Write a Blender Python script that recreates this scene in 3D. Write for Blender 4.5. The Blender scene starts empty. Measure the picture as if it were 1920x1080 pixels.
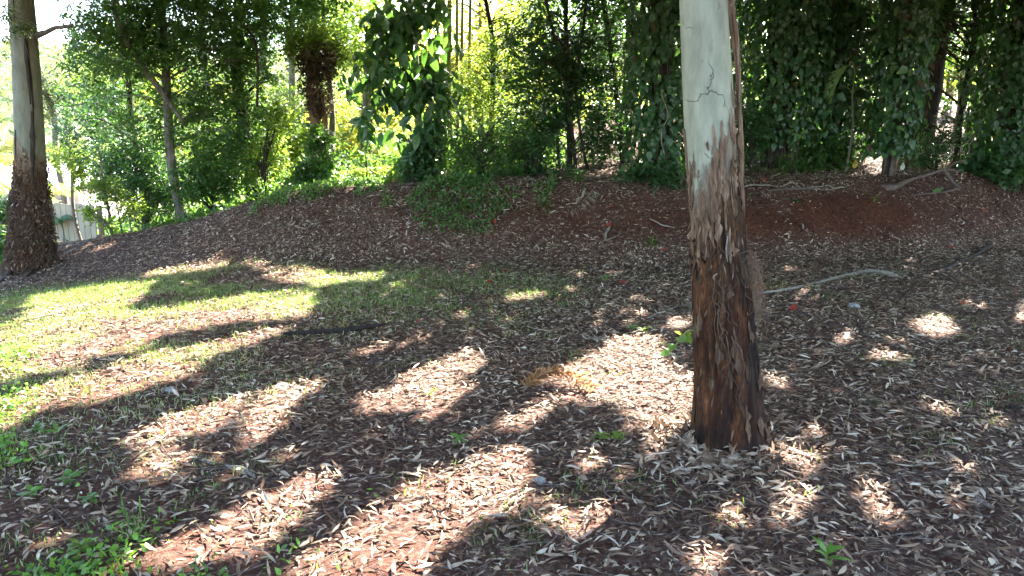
import bpy, math, random
import numpy as np
from mathutils import Vector, Matrix, Quaternion

rng = np.random.default_rng(11)
random.seed(5)
SC = bpy.context.scene
COL = SC.collection
R = math.radians

# ------------------------------------------------------------------ camera
F = 1387.0                      # focal length in photo pixels (1920 wide)
PITCH = R(11.8)
CAM = np.array([0.0, 0.0, 1.6])
cam_d = bpy.data.cameras.new('camera')
cam_d.sensor_width = 36.0
cam_d.lens = 36.0 * F / 1920.0
cam_d.clip_start = 0.05
cam_d.clip_end = 2000.0
cam = bpy.data.objects.new('camera', cam_d)
cam.location = CAM
cam.rotation_euler = (math.pi / 2 - PITCH, 0, 0)
COL.objects.link(cam)
SC.camera = cam

# ------------------------------------------------------------------ light
SUN_EL, SUN_AZ = R(43), R(33)   # azimuth measured from +Y towards +X
SV = np.array([math.sin(SUN_AZ) * math.cos(SUN_EL), math.cos(SUN_AZ) * math.cos(SUN_EL), math.sin(SUN_EL)])
world = bpy.data.worlds.new('World')
SC.world = world
world.use_nodes = True
wn = world.node_tree
sky = wn.nodes.new('ShaderNodeTexSky')
sky.sky_type = 'NISHITA'
sky.sun_disc = False
sky.sun_elevation = SUN_EL
sky.sun_rotation = SUN_AZ
sky.air_density = 1.0
sky.dust_density = 2.0
sky.ozone_density = 1.0
bg = wn.nodes['Background']
bg.inputs['Strength'].default_value = 0.1
wn.links.new(sky.outputs[0], bg.inputs['Color'])
sun_d = bpy.data.lights.new('sun', 'SUN')
sun_d.energy = 5.0
sun_d.angle = R(0.5)
sun_d.color = (1.0, 0.94, 0.85)
sun = bpy.data.objects.new('sun', sun_d)
sun.rotation_mode = 'QUATERNION'
sun.rotation_quaternion = Vector(SV).to_track_quat('Z', 'Y')
sun.location = (10, 15, 20)
COL.objects.link(sun)
SC.view_settings.view_transform = 'Standard'
SC.view_settings.look = 'None'
SC.view_settings.gamma = 1.0
SC.view_settings.use_curve_mapping = False
SC.view_settings.exposure = 3.95
SC.render.engine = 'CYCLES'
SC.cycles.max_bounces = 7
SC.cycles.diffuse_bounces = 4
SC.cycles.glossy_bounces = 2
SC.cycles.transmission_bounces = 5
SC.cycles.transparent_max_bounces = 6
SC.cycles.caustics_reflective = False
SC.cycles.caustics_refractive = False

# ------------------------------------------------------------------ noise
def _hash(ix, iy, iz):
    n = (ix.astype(np.int64) * 374761393 + iy.astype(np.int64) * 668265263 + iz.astype(np.int64) * 2147483647) & 0xFFFFFFFF
    n = ((n ^ (n >> 13)) * 1274126177) & 0xFFFFFFFF
    n = (n ^ (n >> 16)) & 0xFFFF
    return n / 65535.0

def vnoise(x, y, z=None):
    x = np.asarray(x, float); y = np.asarray(y, float)
    z = np.zeros_like(x) if z is None else np.asarray(z, float)
    ix, iy, iz = np.floor(x), np.floor(y), np.floor(z)
    fx, fy, fz = x - ix, y - iy, z - iz
    fx, fy, fz = [f * f * (3 - 2 * f) for f in (fx, fy, fz)]
    r = 0
    for a in (0, 1):
        for b in (0, 1):
            for c in (0, 1):
                w = (fx if a else 1 - fx) * (fy if b else 1 - fy) * (fz if c else 1 - fz)
                r = r + w * _hash(ix + a, iy + b, iz + c)
    return r

def fbm(x, y, z=None, o=4):
    s, a, t = 0, 0.5, 0
    for i in range(o):
        s = s + a * vnoise(np.asarray(x) * 2 ** i + 17 * i, np.asarray(y) * 2 ** i + 31 * i, None if z is None else np.asarray(z) * 2 ** i)
        t += a; a *= 0.5
    return s / t

# ------------------------------------------------------------------ terrain
def softplus(v, k=0.5):
    return np.logaddexp(0, np.asarray(v) / k) * k

def bank_base(x):
    x = np.asarray(x, float)
    return 9.0 + np.where(x < 0, 0.03 * x * x, 0.028 * x * x).clip(0, 3.5) + 0.25 * (fbm(x * 0.6 + 3, x * 0 + 5) - 0.5)

def terrain(x, y, fine=True):
    x = np.asarray(x, float); y = np.asarray(y, float)
    z = -0.95 * (1 - np.exp(-0.15 * softplus(-x - 3.4)))
    yb = bank_base(x)
    w = 1.35
    s = ((y - yb) / w).clip(0, 1)
    s = s * s * (3 - 2 * s) * 0.55 + s * 0.45
    hb = np.interp(x, [-12, -9, -7, -5, -2.6, 0, 3, 8], [0.16, 0.18, 0.28, 0.48, 0.86, 0.94, 0.9, 1.0])
    z = z + hb * s
    u = (y - yb - w).clip(0, None)
    sb = np.interp(x, [-10, -5, -2, 2, 6], [-0.14, -0.1, -0.01, 0.09, 0.14])
    z = z + sb * 20 * (1 - np.exp(-u / 20))
    z = z + 0.05 * np.exp(-((x - 1.06) ** 2 + (y - 3.72) ** 2) / 0.12)
    if fine:
        z = z + 0.10 * (fbm(x * 0.55, y * 0.55) - 0.5) + 0.035 * (fbm(x * 3.1 + 9, y * 3.1, o=3) - 0.5)
    return z

def ray(px, py):
    c, s = math.cos(PITCH), math.sin(PITCH)
    a, b = (px - 960) / F, -(py - 540) / F
    return np.array([a, c + b * s, -s + b * c])

def at(px, py, Y):
    d = ray(px, py)
    return CAM + d * (Y / d[1])

def gp(px, py):
    """the point of the ground seen in a given direction"""
    d = ray(px, py)
    t = np.arange(0.5, 90, 0.02)
    P = CAM[None] + d[None] * t[:, None]
    hit = np.nonzero(P[:, 2] <= terrain(P[:, 0], P[:, 1]))[0]
    p = P[hit[0]] if len(hit) else P[-1]
    return np.array([p[0], p[1], float(terrain(p[0], p[1]))])

def ground(x, y):
    return np.array([x, y, float(terrain(x, y))])

def pix(P):
    """direction of points as photo pixels, used only to keep the high canopy above the view"""
    v = P - CAM
    c, s = math.cos(PITCH), math.sin(PITCH)
    dep = v[:, 1] * c - v[:, 2] * s
    up = v[:, 1] * s + v[:, 2] * c
    dep = np.where(dep < 0.05, 0.05, dep)
    return 960 + F * v[:, 0] / dep, 540 - F * up / dep

# ------------------------------------------------------------------ outlines of sunlit ground, used to cut holes in the canopy
SUN_PATCHES = [
 [(60,556),(185,537),(289,531),(275,548),(259,563),(225,590),(296,583),(370,570),(481,556),(570,546),(585,572),(578,596),(500,602),(444,605),(333,622),(281,635),(252,660),(185,668),(141,680),(100,700),(0,720),(-60,720),(-60,640),(0,615),(37,600)],
 [(262,516),(352,499),(430,496),(424,505),(352,511),(290,520)],
 [(445,492),(462,487),(520,500),(640,520),(760,512),(640,540),(520,530)],
 [(333,662),(407,640),(530,616),(530,632),(444,655),(367,675),(300,690),(260,690)],
 [(-40,800),(-40,775),(30,745),(85,722),(148,707),(160,735),(74,770),(30,800),(0,825)],
 [(590,720),(602,737),(520,768),(470,787),(370,817),(250,845),(230,828),(300,790),(340,770),(440,748),(500,733)],
 [(120,750),(200,715),(300,690),(400,678),(330,705),(250,735),(170,765)],
 [(200,690),(300,660),(345,668),(280,695),(210,712)],
 [(625,897),(592,927),(562,960),(520,1002),(479,1006),(417,1030),(400,1064),(300,1085),(250,1080),(200,1090),(267,1027),(346,1006),(375,993),(437,968),(479,935),(541,906),(583,893)],
 [(700,964),(772,916),(859,878),(917,849),(970,828),(1010,868),(1010,897),(941,916),(975,945),(917,962),(844,1010),(796,1045),(772,1100),(540,1100),(620,1010)],
 [(1010,980),(1085,958),(1181,958),(1180,990),(1148,1010),(1085,1006)],
 [(922,803),(970,770),(1027,745),(1040,743),(1010,788),(950,808)],
 [(1030,712),(1075,685),(1133,649),(1181,630),(1246,640),(1235,666),(1250,698),(1299,712),(1299,822),(1230,852),(1203,812),(1188,772),(1124,754),(1060,748)],
 [(1247,604),(1300,592),(1300,613),(1249,618)],
 [(1105,858),(1150,847),(1135,899),(1105,899)],
 [(1340,940),(1398,938),(1402,986),(1360,995),(1338,969)],
 [(1305,1040),(1400,1033),(1405,1078),(1330,1090)],
 [(700,738),(748,712),(844,673),(895,658),(900,690),(859,704),(835,719),(880,730),(862,752),(806,783),(775,782),(818,752),(772,764),(690,778),(675,752)],
 [(655,662),(735,643),(730,655),(670,668)],
 [(480,857),(550,842),(560,862),(490,872)],
 [(1708,600),(1750,590),(1785,600),(1780,625),(1730,628)],
 [(1500,560),(1515,535),(1530,545),(1512,580)],
 [(1558,640),(1590,625),(1603,635),(1580,652)],
 [(1890,590),(1940,578),(1960,605),(1900,608)],
 [(1440,975),(1480,900),(1520,880),(1510,930),(1470,985)],
 [(1430,880),(1500,850),(1540,858),(1480,885)],
 [(600,372),(640,345),(710,335),(720,352),(660,378)],
 [(1010,325),(1040,300),(1060,310),(1035,330)],
 [(205,745),(260,735),(250,745)],
]
GX0, GY0, GS, GN, GM = -14.0, -3.0, 0.03, 900, 700
_gx, _gy = np.meshgrid(GX0 + GS * (np.arange(GN) + .5), GY0 + GS * (np.arange(GM) + .5), indexing='ij')
LIT = np.zeros((GN, GM), bool)
for poly in SUN_PATCHES:
    w = np.array([gp(a, b)[:2] for a, b in poly])
    n = len(w)
    ins = np.zeros_like(LIT)
    wx = _gx + 0.10 * (fbm(_gx * 6, _gy * 6, o=3) - .5) * 2
    wy = _gy + 0.10 * (fbm(_gx * 6 + 40, _gy * 6, o=3) - .5) * 2
    for i in range(n):
        (x1, y1), (x2, y2) = w[i], w[(i + 1) % n]
        if y1 == y2: continue
        cr = ((y1 > wy) != (y2 > wy)) & (wx < (x2 - x1) * (wy - y1) / (y2 - y1) + x1)
        ins ^= cr
    LIT |= ins
# small stray flecks
_spk = vnoise(_gx * 4.3 + 7, _gy * 4.3 + 2)
LIT |= (_spk > 0.91)
LIT |= (vnoise(_gx * 6.5 + 47, _gy * 6.5 + 22) > 0.93) & (_gx > .3)

def sunlit_gap(P):
    """True where a leaf at P would shade one of the sunlit patches of the ground"""
    t = (P[:, 2]).clip(0, None)
    for _ in range(4):
        x = P[:, 0] - SV[0] / SV[2] * t
        y = P[:, 1] - SV[1] / SV[2] * t
        t = P[:, 2] - terrain(x, y, False)
    x = P[:, 0] - SV[0] / SV[2] * t
    y = P[:, 1] - SV[1] / SV[2] * t
    i = ((x - GX0) / GS).astype(int); j = ((y - GY0) / GS).astype(int)
    ok = (i >= 0) & (i < GN) & (j >= 0) & (j < GM) & (t > 0.25)
    r = np.zeros(len(P), bool)
    r[ok] = LIT[i[ok], j[ok]]
    return r

# ------------------------------------------------------------------ mesh helpers
def tag(o, label=None, cat=None, group=None, kind=None):
    if label: o['label'] = label
    if cat: o['category'] = cat
    if group: o['group'] = group
    if kind: o['kind'] = kind
    return o

def empty(name, loc=(0, 0, 0)):
    o = bpy.data.objects.new(name, None)
    o.location = loc
    o.empty_display_size = 0.1
    COL.objects.link(o)
    return o

class Geo:
    def __init__(s):
        s.v, s.f3, s.f4, s.t, s.n = [], [], [], [], 0
    def add(s, v, f3=None, f4=None, tint=None):
        v = np.asarray(v, float).reshape(-1, 3)
        s.v.append(v)
        if f3 is not None and len(f3): s.f3.append(np.asarray(f3).reshape(-1, 3) + s.n)
        if f4 is not None and len(f4): s.f4.append(np.asarray(f4).reshape(-1, 4) + s.n)
        s.t.append(np.full(len(v), 0.5) if tint is None else np.broadcast_to(np.asarray(tint, float), (len(v),)))
        s.n += len(v)
    def mesh(s, name, mat, smooth=False, origin=None):
        v = np.concatenate(s.v) if s.v else np.zeros((0, 3))
        if origin is not None: v = v - np.asarray(origin)[None]
        f3 = np.concatenate(s.f3) if s.f3 else np.zeros((0, 3), int)
        f4 = np.concatenate(s.f4) if s.f4 else np.zeros((0, 4), int)
        me = bpy.data.meshes.new(name)
        me.vertices.add(len(v)); me.vertices.foreach_set('co', v.astype(np.float32).ravel())
        loops = np.concatenate([f3.ravel(), f4.ravel()]).astype(np.int32)
        me.loops.add(len(loops)); me.loops.foreach_set('vertex_index', loops)
        st = np.concatenate([np.arange(len(f3)) * 3, len(f3) * 3 + np.arange(len(f4)) * 4]).astype(np.int32)
        me.polygons.add(len(st)); me.polygons.foreach_set('loop_start', st)
        me.polygons.foreach_set('loop_total', np.concatenate([np.full(len(f3), 3), np.full(len(f4), 4)]).astype(np.int32))
        me.polygons.foreach_set('use_smooth', np.full(len(st), bool(smooth)))
        me.update(calc_edges=True)
        a = me.attributes.new('tint', 'FLOAT', 'POINT')
        a.data.foreach_set('value', np.concatenate(s.t).astype(np.float32) if s.t else np.zeros(0, np.float32))
        me.materials.append(mat)
        return me
    def build(s, name, mat, parent=None, smooth=False, origin=None, kind=None):
        """one mesh object; vertices are given in world space"""
        org = np.array(parent.matrix_world.translation) if parent is not None and origin is None else (np.zeros(3) if origin is None else np.asarray(origin, float))
        if parent is not None:
            org = ORG.get(parent.name, np.zeros(3))
        me = s.mesh(name, mat, smooth, org)
        o = bpy.data.objects.new(name, me)
        COL.objects.link(o)
        if parent is not None:
            o.parent = parent
            ORG[o.name] = org
        else:
            o.location = org
            ORG[o.name] = org
        if kind: o['kind'] = kind
        return o
ORG = {}
def root(name, loc, label, cat, group=None, kind=None):
    o = empty(name, tuple(loc))
    ORG[o.name] = np.asarray(loc, float)
    tag(o, label, cat, group, kind)
    return o

def nrm(a):
    return a / (np.linalg.norm(a, axis=-1, keepdims=True) + 1e-9)

def add_leaves(g, P, D, N, L, W, nst=1, bend=0.0, sickle=0.0, fold=0.2, shape=0.9, tint=None, twist=0.0):
    n = len(P)
    if n == 0: return
    D = nrm(D); N = nrm(N - (N * D).sum(1, keepdims=True) * D); S = np.cross(D, N)
    L = np.broadcast_to(L, (n,)); W = np.broadcast_to(W, (n,))
    bend = np.broadcast_to(bend, (n,)); sickle = np.broadcast_to(sickle, (n,)); twist = np.broadcast_to(twist, (n,))
    ts = [i / (nst + 1) for i in range(0, nst + 2)]
    vs = []
    for k, t in enumerate(ts):
        c = P + D * (L * t)[:, None] + S * (sickle * L * 4 * t * (1 - t))[:, None] + N * (bend * L * t * t)[:, None]
        if k in (0, nst + 1):
            vs.append(c)
        else:
            w = (math.sin(math.pi * t ** shape)) * 0.5 * W
            an = twist * t
            Sd = S * np.cos(an)[:, None] + N * np.sin(an)[:, None]
            up = N * (fold * w)[:, None]
            vs.append(c - Sd * w[:, None] + up); vs.append(c + Sd * w[:, None] + up)
    nv = len(vs)
    V = np.stack(vs, 1).reshape(-1, 3)
    b = np.arange(n)[:, None] * nv
    f3 = np.concatenate([b + np.array([[0, 2, 1]]), b + np.array([[nv - 3, nv - 2, nv - 1]])])
    f4 = [b + np.array([[1 + 2 * k, 2 + 2 * k, 4 + 2 * k, 3 + 2 * k]]) for k in range(nst - 1)]
    f4 = np.concatenate(f4) if f4 else None
    tint = rng.random(n) if tint is None else np.broadcast_to(tint, (n,))
    g.add(V, f3, f4, np.repeat(tint, nv))

def smooth_path(pts, m):
    pts = np.asarray(pts, float)
    if len(pts) < 3:
        t = np.linspace(0, 1, m)[:, None]
        return pts[0] * (1 - t) + pts[-1] * t
    P = np.vstack([2 * pts[0] - pts[1], pts, 2 * pts[-1] - pts[-2]])
    u = np.linspace(0, len(pts) - 1 - 1e-6, m)
    i = u.astype(int); f = (u - i)[:, None]
    a, b, c, d = P[i], P[i + 1], P[i + 2], P[i + 3]
    return 0.5 * (2 * b + (c - a) * f + (2 * a - 5 * b + 4 * c - d) * f ** 2 + (3 * b - a - 3 * c + d) * f ** 3)

def add_tube(g, pts, rad, sides=8, m=None, rough=0.0, rs=6.0, tint=None, caps=True, flat=1.0):
    pts = np.asarray(pts, float)
    rad = np.atleast_1d(np.asarray(rad, float))
    if m is None: m = max(3, len(pts) * 3)
    C = smooth_path(pts, m)
    if pts.shape[1] == 3 and len(rad) > 1:
        r = np.interp(np.linspace(0, 1, m), np.linspace(0, 1, len(rad)), rad)
    else:
        r = np.full(m, rad[0])
    T = nrm(np.gradient(C, axis=0))
    ref = np.array([0, 0, 1.0]) if abs(T[:, 2]).mean() < 0.8 else np.array([0, 1.0, 0])
    A = nrm(np.cross(T, ref[None])); B = np.cross(T, A)
    th = np.linspace(0, 2 * math.pi, sides, endpoint=False)
    ring = np.cos(th)[None, :, None] * A[:, None] + flat * np.sin(th)[None, :, None] * B[:, None]
    rr = r[:, None] * np.ones((1, sides))
    if rough:
        p = C[:, None] + ring * r[:, None, None]
        rr = rr * (1 + rough * 2 * (fbm(p[..., 0] * rs, p[..., 1] * rs, p[..., 2] * rs * 0.5, 3) - .5))
    V = (C[:, None] + ring * rr[..., None]).reshape(-1, 3)
    i = np.arange(m - 1)[:, None] * sides; j = np.arange(sides)[None]; k = (j + 1) % sides
    f4 = np.stack([i + j, i + k, i + k + sides, i + j + sides], -1).reshape(-1, 4)
    f3 = None
    if caps:
        V = np.vstack([V, C[0] - T[0] * r[0] * .3, C[-1] + T[-1] * r[-1] * .3])
        nv = m * sides
        f3 = np.vstack([np.stack([np.full(sides, nv), k[0], j[0]], 1), np.stack([np.full(sides, nv + 1), (m - 1) * sides + j[0], (m - 1) * sides + k[0]], 1)])
    g.add(V, f3, f4, (rng.random() if tint is None else tint))

def add_box(g, lo, hi, tint=0.5, rot=0.0, pivot=(0, 0)):
    (a, b, c), (d, e, f) = lo, hi
    v = np.array([(x, y, z) for x in (a, d) for y in (b, e) for z in (c, f)], float)
    if rot:
        cs, sn = math.cos(rot), math.sin(rot)
        x, y = v[:, 0] - pivot[0], v[:, 1] - pivot[1]
        v[:, 0], v[:, 1] = pivot[0] + cs * x - sn * y, pivot[1] + sn * x + cs * y
    g.add(v, None, [(0, 1, 3, 2), (4, 6, 7, 5), (0, 4, 5, 1), (2, 3, 7, 6), (0, 2, 6, 4), (1, 5, 7, 3)], tint)

def rdir(n, bias=(0, 0, 0), s=1.0):
    return nrm(rng.normal(size=(n, 3)) * s + np.asarray(bias, float))

# ------------------------------------------------------------------ materials
def newmat(name):
    m = bpy.data.materials.new(name)
    m.use_nodes = True
    nt = m.node_tree
    return m, nt, nt.nodes['Principled BSDF'], nt.nodes['Material Output']

def ramp(nt, stops, src=None, interp='LINEAR'):
    r = nt.nodes.new('ShaderNodeValToRGB')
    r.color_ramp.interpolation = interp
    e = r.color_ramp.elements
    e[0].position, e[0].color = stops[0][0], (*stops[0][1], 1)
    e[1].position, e[1].color = stops[-1][0], (*stops[-1][1], 1)
    for p, c in stops[1:-1]:
        k = e.new(p); k.color = (*c, 1)
    if src is not None: nt.links.new(src, r.inputs[0])
    return r

def noise(nt, scale, detail=4, vec=None, rough=0.55, dist=0.0):
    n = nt.nodes.new('ShaderNodeTexNoise')
    n.inputs['Scale'].default_value = scale
    n.inputs['Detail'].default_value = detail
    n.inputs['Roughness'].default_value = rough
    n.inputs['Distortion'].default_value = dist
    if vec is not None: nt.links.new(vec, n.inputs['Vector'])
    return n

def mixc(nt, fac, a, b, mode='MIX'):
    m = nt.nodes.new('ShaderNodeMix')
    m.data_type = 'RGBA'; m.blend_type = mode
    for s, v in ((m.inputs['Factor'], fac), (m.inputs['A'], a), (m.inputs['B'], b)):
        if isinstance(v, (int, float)): s.default_value = v
        elif isinstance(v, tuple): s.default_value = (*v, 1)
        else: nt.links.new(v, s)
    return m.outputs['Result']

def math_n(nt, op, a, b=0.0, clamp=False):
    m = nt.nodes.new('ShaderNodeMath'); m.operation = op; m.use_clamp = clamp
    for s, v in ((m.inputs[0], a), (m.inputs[1], b)):
        if isinstance(v, (int, float)): s.default_value = v
        else: nt.links.new(v, s)
    return m.outputs[0]

def bump(nt, bs, height, strength=0.5, dist=0.01):
    b = nt.nodes.new('ShaderNodeBump')
    b.inputs['Strength'].default_value = strength
    b.inputs['Distance'].default_value = dist
    nt.links.new(height, b.inputs['Height'])
    nt.links.new(b.outputs[0], bs.inputs['Normal'])

def scaled(nt, vec, s):
    m = nt.nodes.new('ShaderNodeMapping')
    m.inputs['Scale'].default_value = s
    nt.links.new(vec, m.inputs['Vector'])
    return m.outputs[0]

def leaf_mat(name, cols, trans, tw=0.4, rough=0.45, spec=0.5, objrand=False):
    m, nt, bs, out = newmat(name)
    if objrand:
        oi = nt.nodes.new('ShaderNodeObjectInfo'); src = oi.outputs['Random']
    else:
        at_ = nt.nodes.new('ShaderNodeAttribute'); at_.attribute_name = 'tint'; src = at_.outputs['Fac']
    k = len(cols)
    r = ramp(nt, [(i / (k - 1), c) for i, c in enumerate(cols)], src)
    tc = nt.nodes.new('ShaderNodeTexCoord')
    nz = noise(nt, 14, 3, tc.outputs['Object'])
    f = ramp(nt, [(0.3, (0.6, 0.6, 0.6)), (0.75, (1.3, 1.3, 1.3))], nz.outputs['Fac'])
    col = mixc(nt, 1.0, r.outputs[0], f.outputs[0], 'MULTIPLY')
    nt.links.new(col, bs.inputs['Base Color'])
    bs.inputs['Roughness'].default_value = rough
    bs.inputs['Specular IOR Level'].default_value = spec
    if tw > 0:
        tr = nt.nodes.new('ShaderNodeBsdfTranslucent')
        tcol = mixc(nt, 1.0, (*trans,) if False else tuple(trans), f.outputs[0], 'MULTIPLY')
        nt.links.new(tcol, tr.inputs['Color'])
        mx = nt.nodes.new('ShaderNodeMixShader'); mx.inputs[0].default_value = tw
        nt.links.new(bs.outputs[0], mx.inputs[1]); nt.links.new(tr.outputs[0], mx.inputs[2])
        nt.links.new(mx.outputs[0], out.inputs['Surface'])
    return m

def wood_mat(name, c1, c2, c3, sc=(30, 30, 6), bs_=0.6, bd=0.01):
    m, nt, bs, out = newmat(name)
    tc = nt.nodes.new('ShaderNodeTexCoord')
    v = scaled(nt, tc.outputs['Object'], sc)
    n1 = noise(nt, 1.0, 6, v, 0.65, 0.4)
    n2 = noise(nt, 3.0, 4, tc.outputs['Object'])
    r = ramp(nt, [(0.3, c1), (0.5, c2), (0.72, c3)], n1.outputs['Fac'])
    f = ramp(nt, [(0.3, (0.65, 0.65, 0.65)), (0.7, (1.2, 1.2, 1.2))], n2.outputs['Fac'])
    nt.links.new(mixc(nt, 1.0, r.outputs[0], f.outputs[0], 'MULTIPLY'), bs.inputs['Base Color'])
    bs.inputs['Roughness'].default_value = 0.85
    bs.inputs['Specular IOR Level'].default_value = 0.2
    bump(nt, bs, n1.outputs['Fac'], bs_, bd)
    return m

M = {}
# dry litter: pale grey, tan, mid brown, dark red brown
M['litter'] = leaf_mat('dry_leaf', [(0.042, 0.022, 0.014), (0.115, 0.066, 0.042), (0.25, 0.17, 0.115), (0.385, 0.295, 0.215), (0.52, 0.435, 0.34)], (0.25, 0.16, 0.09), 0.1, 0.7, 0.12)
M['litter_one'] = leaf_mat('dry_leaf_single', [(0.07, 0.04, 0.027), (0.18, 0.12, 0.08), (0.32, 0.245, 0.18), (0.44, 0.37, 0.29)], (0.25, 0.16, 0.09), 0.12, 0.7, 0.12, True)
M['dark_leaf'] = leaf_mat('glossy_dark_leaf', [(0.02, 0.06, 0.022), (0.036, 0.092, 0.032), (0.065, 0.135, 0.04)], (0.10, 0.24, 0.025), 0.35, 0.38, 0.5)
M['dark_leaf_one'] = leaf_mat('glossy_dark_leaf_single', [(0.018, 0.055, 0.026), (0.034, 0.09, 0.038), (0.05, 0.12, 0.045), (0.10, 0.18, 0.05)], (0.12, 0.28, 0.03), 0.32, 0.4, 0.45, True)
M['mid_leaf'] = leaf_mat('mid_green_leaf', [(0.028, 0.075, 0.02), (0.05, 0.115, 0.028), (0.085, 0.165, 0.04)], (0.19, 0.37, 0.045), 0.42, 0.45, 0.5)
M['lime_leaf'] = leaf_mat('lime_leaf', [(0.06, 0.12, 0.02), (0.10, 0.18, 0.03), (0.16, 0.24, 0.04)], (0.42, 0.58, 0.06), 0.5, 0.5, 0.4)
M['yellow_leaf'] = leaf_mat('yellow_green_leaf', [(0.10, 0.14, 0.02), (0.16, 0.2, 0.03), (0.24, 0.26, 0.04)], (0.62, 0.62, 0.07), 0.5, 0.5, 0.4)
M['gum_leaf'] = leaf_mat('gum_leaf', [(0.06, 0.10, 0.04), (0.10, 0.14, 0.06), (0.16, 0.18, 0.09)], (0.3, 0.38, 0.1), 0.35, 0.45, 0.5)
M['grass'] = leaf_mat('grass_blade', [(0.035, 0.085, 0.02), (0.06, 0.14, 0.03), (0.24, 0.27, 0.11), (0.48, 0.44, 0.25)], (0.25, 0.42, 0.05), 0.35, 0.5, 0.4)
M['weed'] = leaf_mat('weed_leaf', [(0.04, 0.11, 0.02), (0.07, 0.17, 0.03), (0.12, 0.24, 0.04)], (0.28, 0.5, 0.05), 0.4, 0.45, 0.5)
M['brown_leaf'] = leaf_mat('dead_brown_leaf', [(0.03, 0.022, 0.012), (0.07, 0.05, 0.027), (0.13, 0.10, 0.05)], (0.16, 0.11, 0.04), 0.2, 0.7, 0.2)
M['orange_frond'] = leaf_mat('dead_frond_leaflet', [(0.18, 0.09, 0.035), (0.32, 0.165, 0.07), (0.42, 0.26, 0.13)], (0.48, 0.22, 0.07), 0.35, 0.6, 0.3)
M['pale_frond'] = leaf_mat('weathered_frond', [(0.14, 0.11, 0.08), (0.24, 0.2, 0.15), (0.34, 0.3, 0.24)], (0.3, 0.24, 0.15), 0.15, 0.7, 0.2)
M['petal'] = leaf_mat('red_petal', [(0.26, 0.03, 0.02), (0.36, 0.045, 0.025), (0.34, 0.08, 0.05)], (0.6, 0.05, 0.02), 0.25, 0.5, 0.3)
M['yellow_dead'] = leaf_mat('yellow_fallen_leaf', [(0.5, 0.35, 0.05), (0.55, 0.42, 0.08)], (0.6, 0.45, 0.06), 0.3, 0.5, 0.3)
M['pale_dead'] = leaf_mat('bleached_leaf', [(0.5, 0.5, 0.42), (0.55, 0.54, 0.46)], (0.4, 0.4, 0.3), 0.2, 0.5, 0.3)
M['stick'] = wood_mat('fallen_stick', (0.05, 0.035, 0.028), (0.11, 0.08, 0.065), (0.2, 0.165, 0.14), (60, 60, 60))
M['dark_stick'] = wood_mat('dark_damp_stick', (0.012, 0.009, 0.008), (0.024, 0.018, 0.015), (0.05, 0.04, 0.035), (60, 60, 60))
M['grey_stick'] = wood_mat('grey_dry_stick', (0.11, 0.09, 0.07), (0.21, 0.18, 0.145), (0.33, 0.29, 0.24), (50, 50, 50))
M['bark_dark'] = wood_mat('dark_bark', (0.018, 0.014, 0.010), (0.04, 0.03, 0.022), (0.08, 0.062, 0.048), (24, 24, 5), 0.9, 0.02)
M['bark_grey'] = wood_mat('grey_bark', (0.07, 0.062, 0.048), (0.14, 0.125, 0.10), (0.25, 0.23, 0.19), (24, 24, 6))
M['bark_red'] = wood_mat('reddish_bark', (0.09, 0.05, 0.028), (0.19, 0.115, 0.065), (0.30, 0.2, 0.125), (30, 30, 5), 0.9, 0.02)
M['bark_lime'] = wood_mat('green_cane', (0.09, 0.10, 0.03), (0.17, 0.17, 0.06), (0.26, 0.25, 0.10), (20, 20, 3))
M['peel'] = wood_mat('peeling_bark', (0.06, 0.035, 0.02), (0.14, 0.085, 0.05), (0.26, 0.19, 0.13), (60, 60, 10))
M['root'] = wood_mat('clinging_root', (0.07, 0.04, 0.025), (0.15, 0.095, 0.06), (0.25, 0.18, 0.12), (80, 80, 30))
M['root_dark'] = wood_mat('clinging_root_dark', (0.04, 0.024, 0.015), (0.09, 0.058, 0.036), (0.16, 0.11, 0.075), (80, 80, 30))
M['peel_dark'] = wood_mat('dark_peeling_bark', (0.03, 0.017, 0.01), (0.075, 0.043, 0.025), (0.15, 0.095, 0.06), (60, 60, 10))
M['scar'] = wood_mat('scar_wood', (0.035, 0.018, 0.009), (0.075, 0.04, 0.018), (0.12, 0.065, 0.03), (40, 40, 8))
M['vine_brown'] = wood_mat('dead_vine', (0.035, 0.023, 0.016), (0.085, 0.055, 0.038), (0.17, 0.12, 0.088), (20, 20, 20))
M['soil_clod'] = wood_mat('grey_rock', (0.12, 0.11, 0.1), (0.22, 0.2, 0.19), (0.33, 0.31, 0.3), (30, 30, 30))

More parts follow.
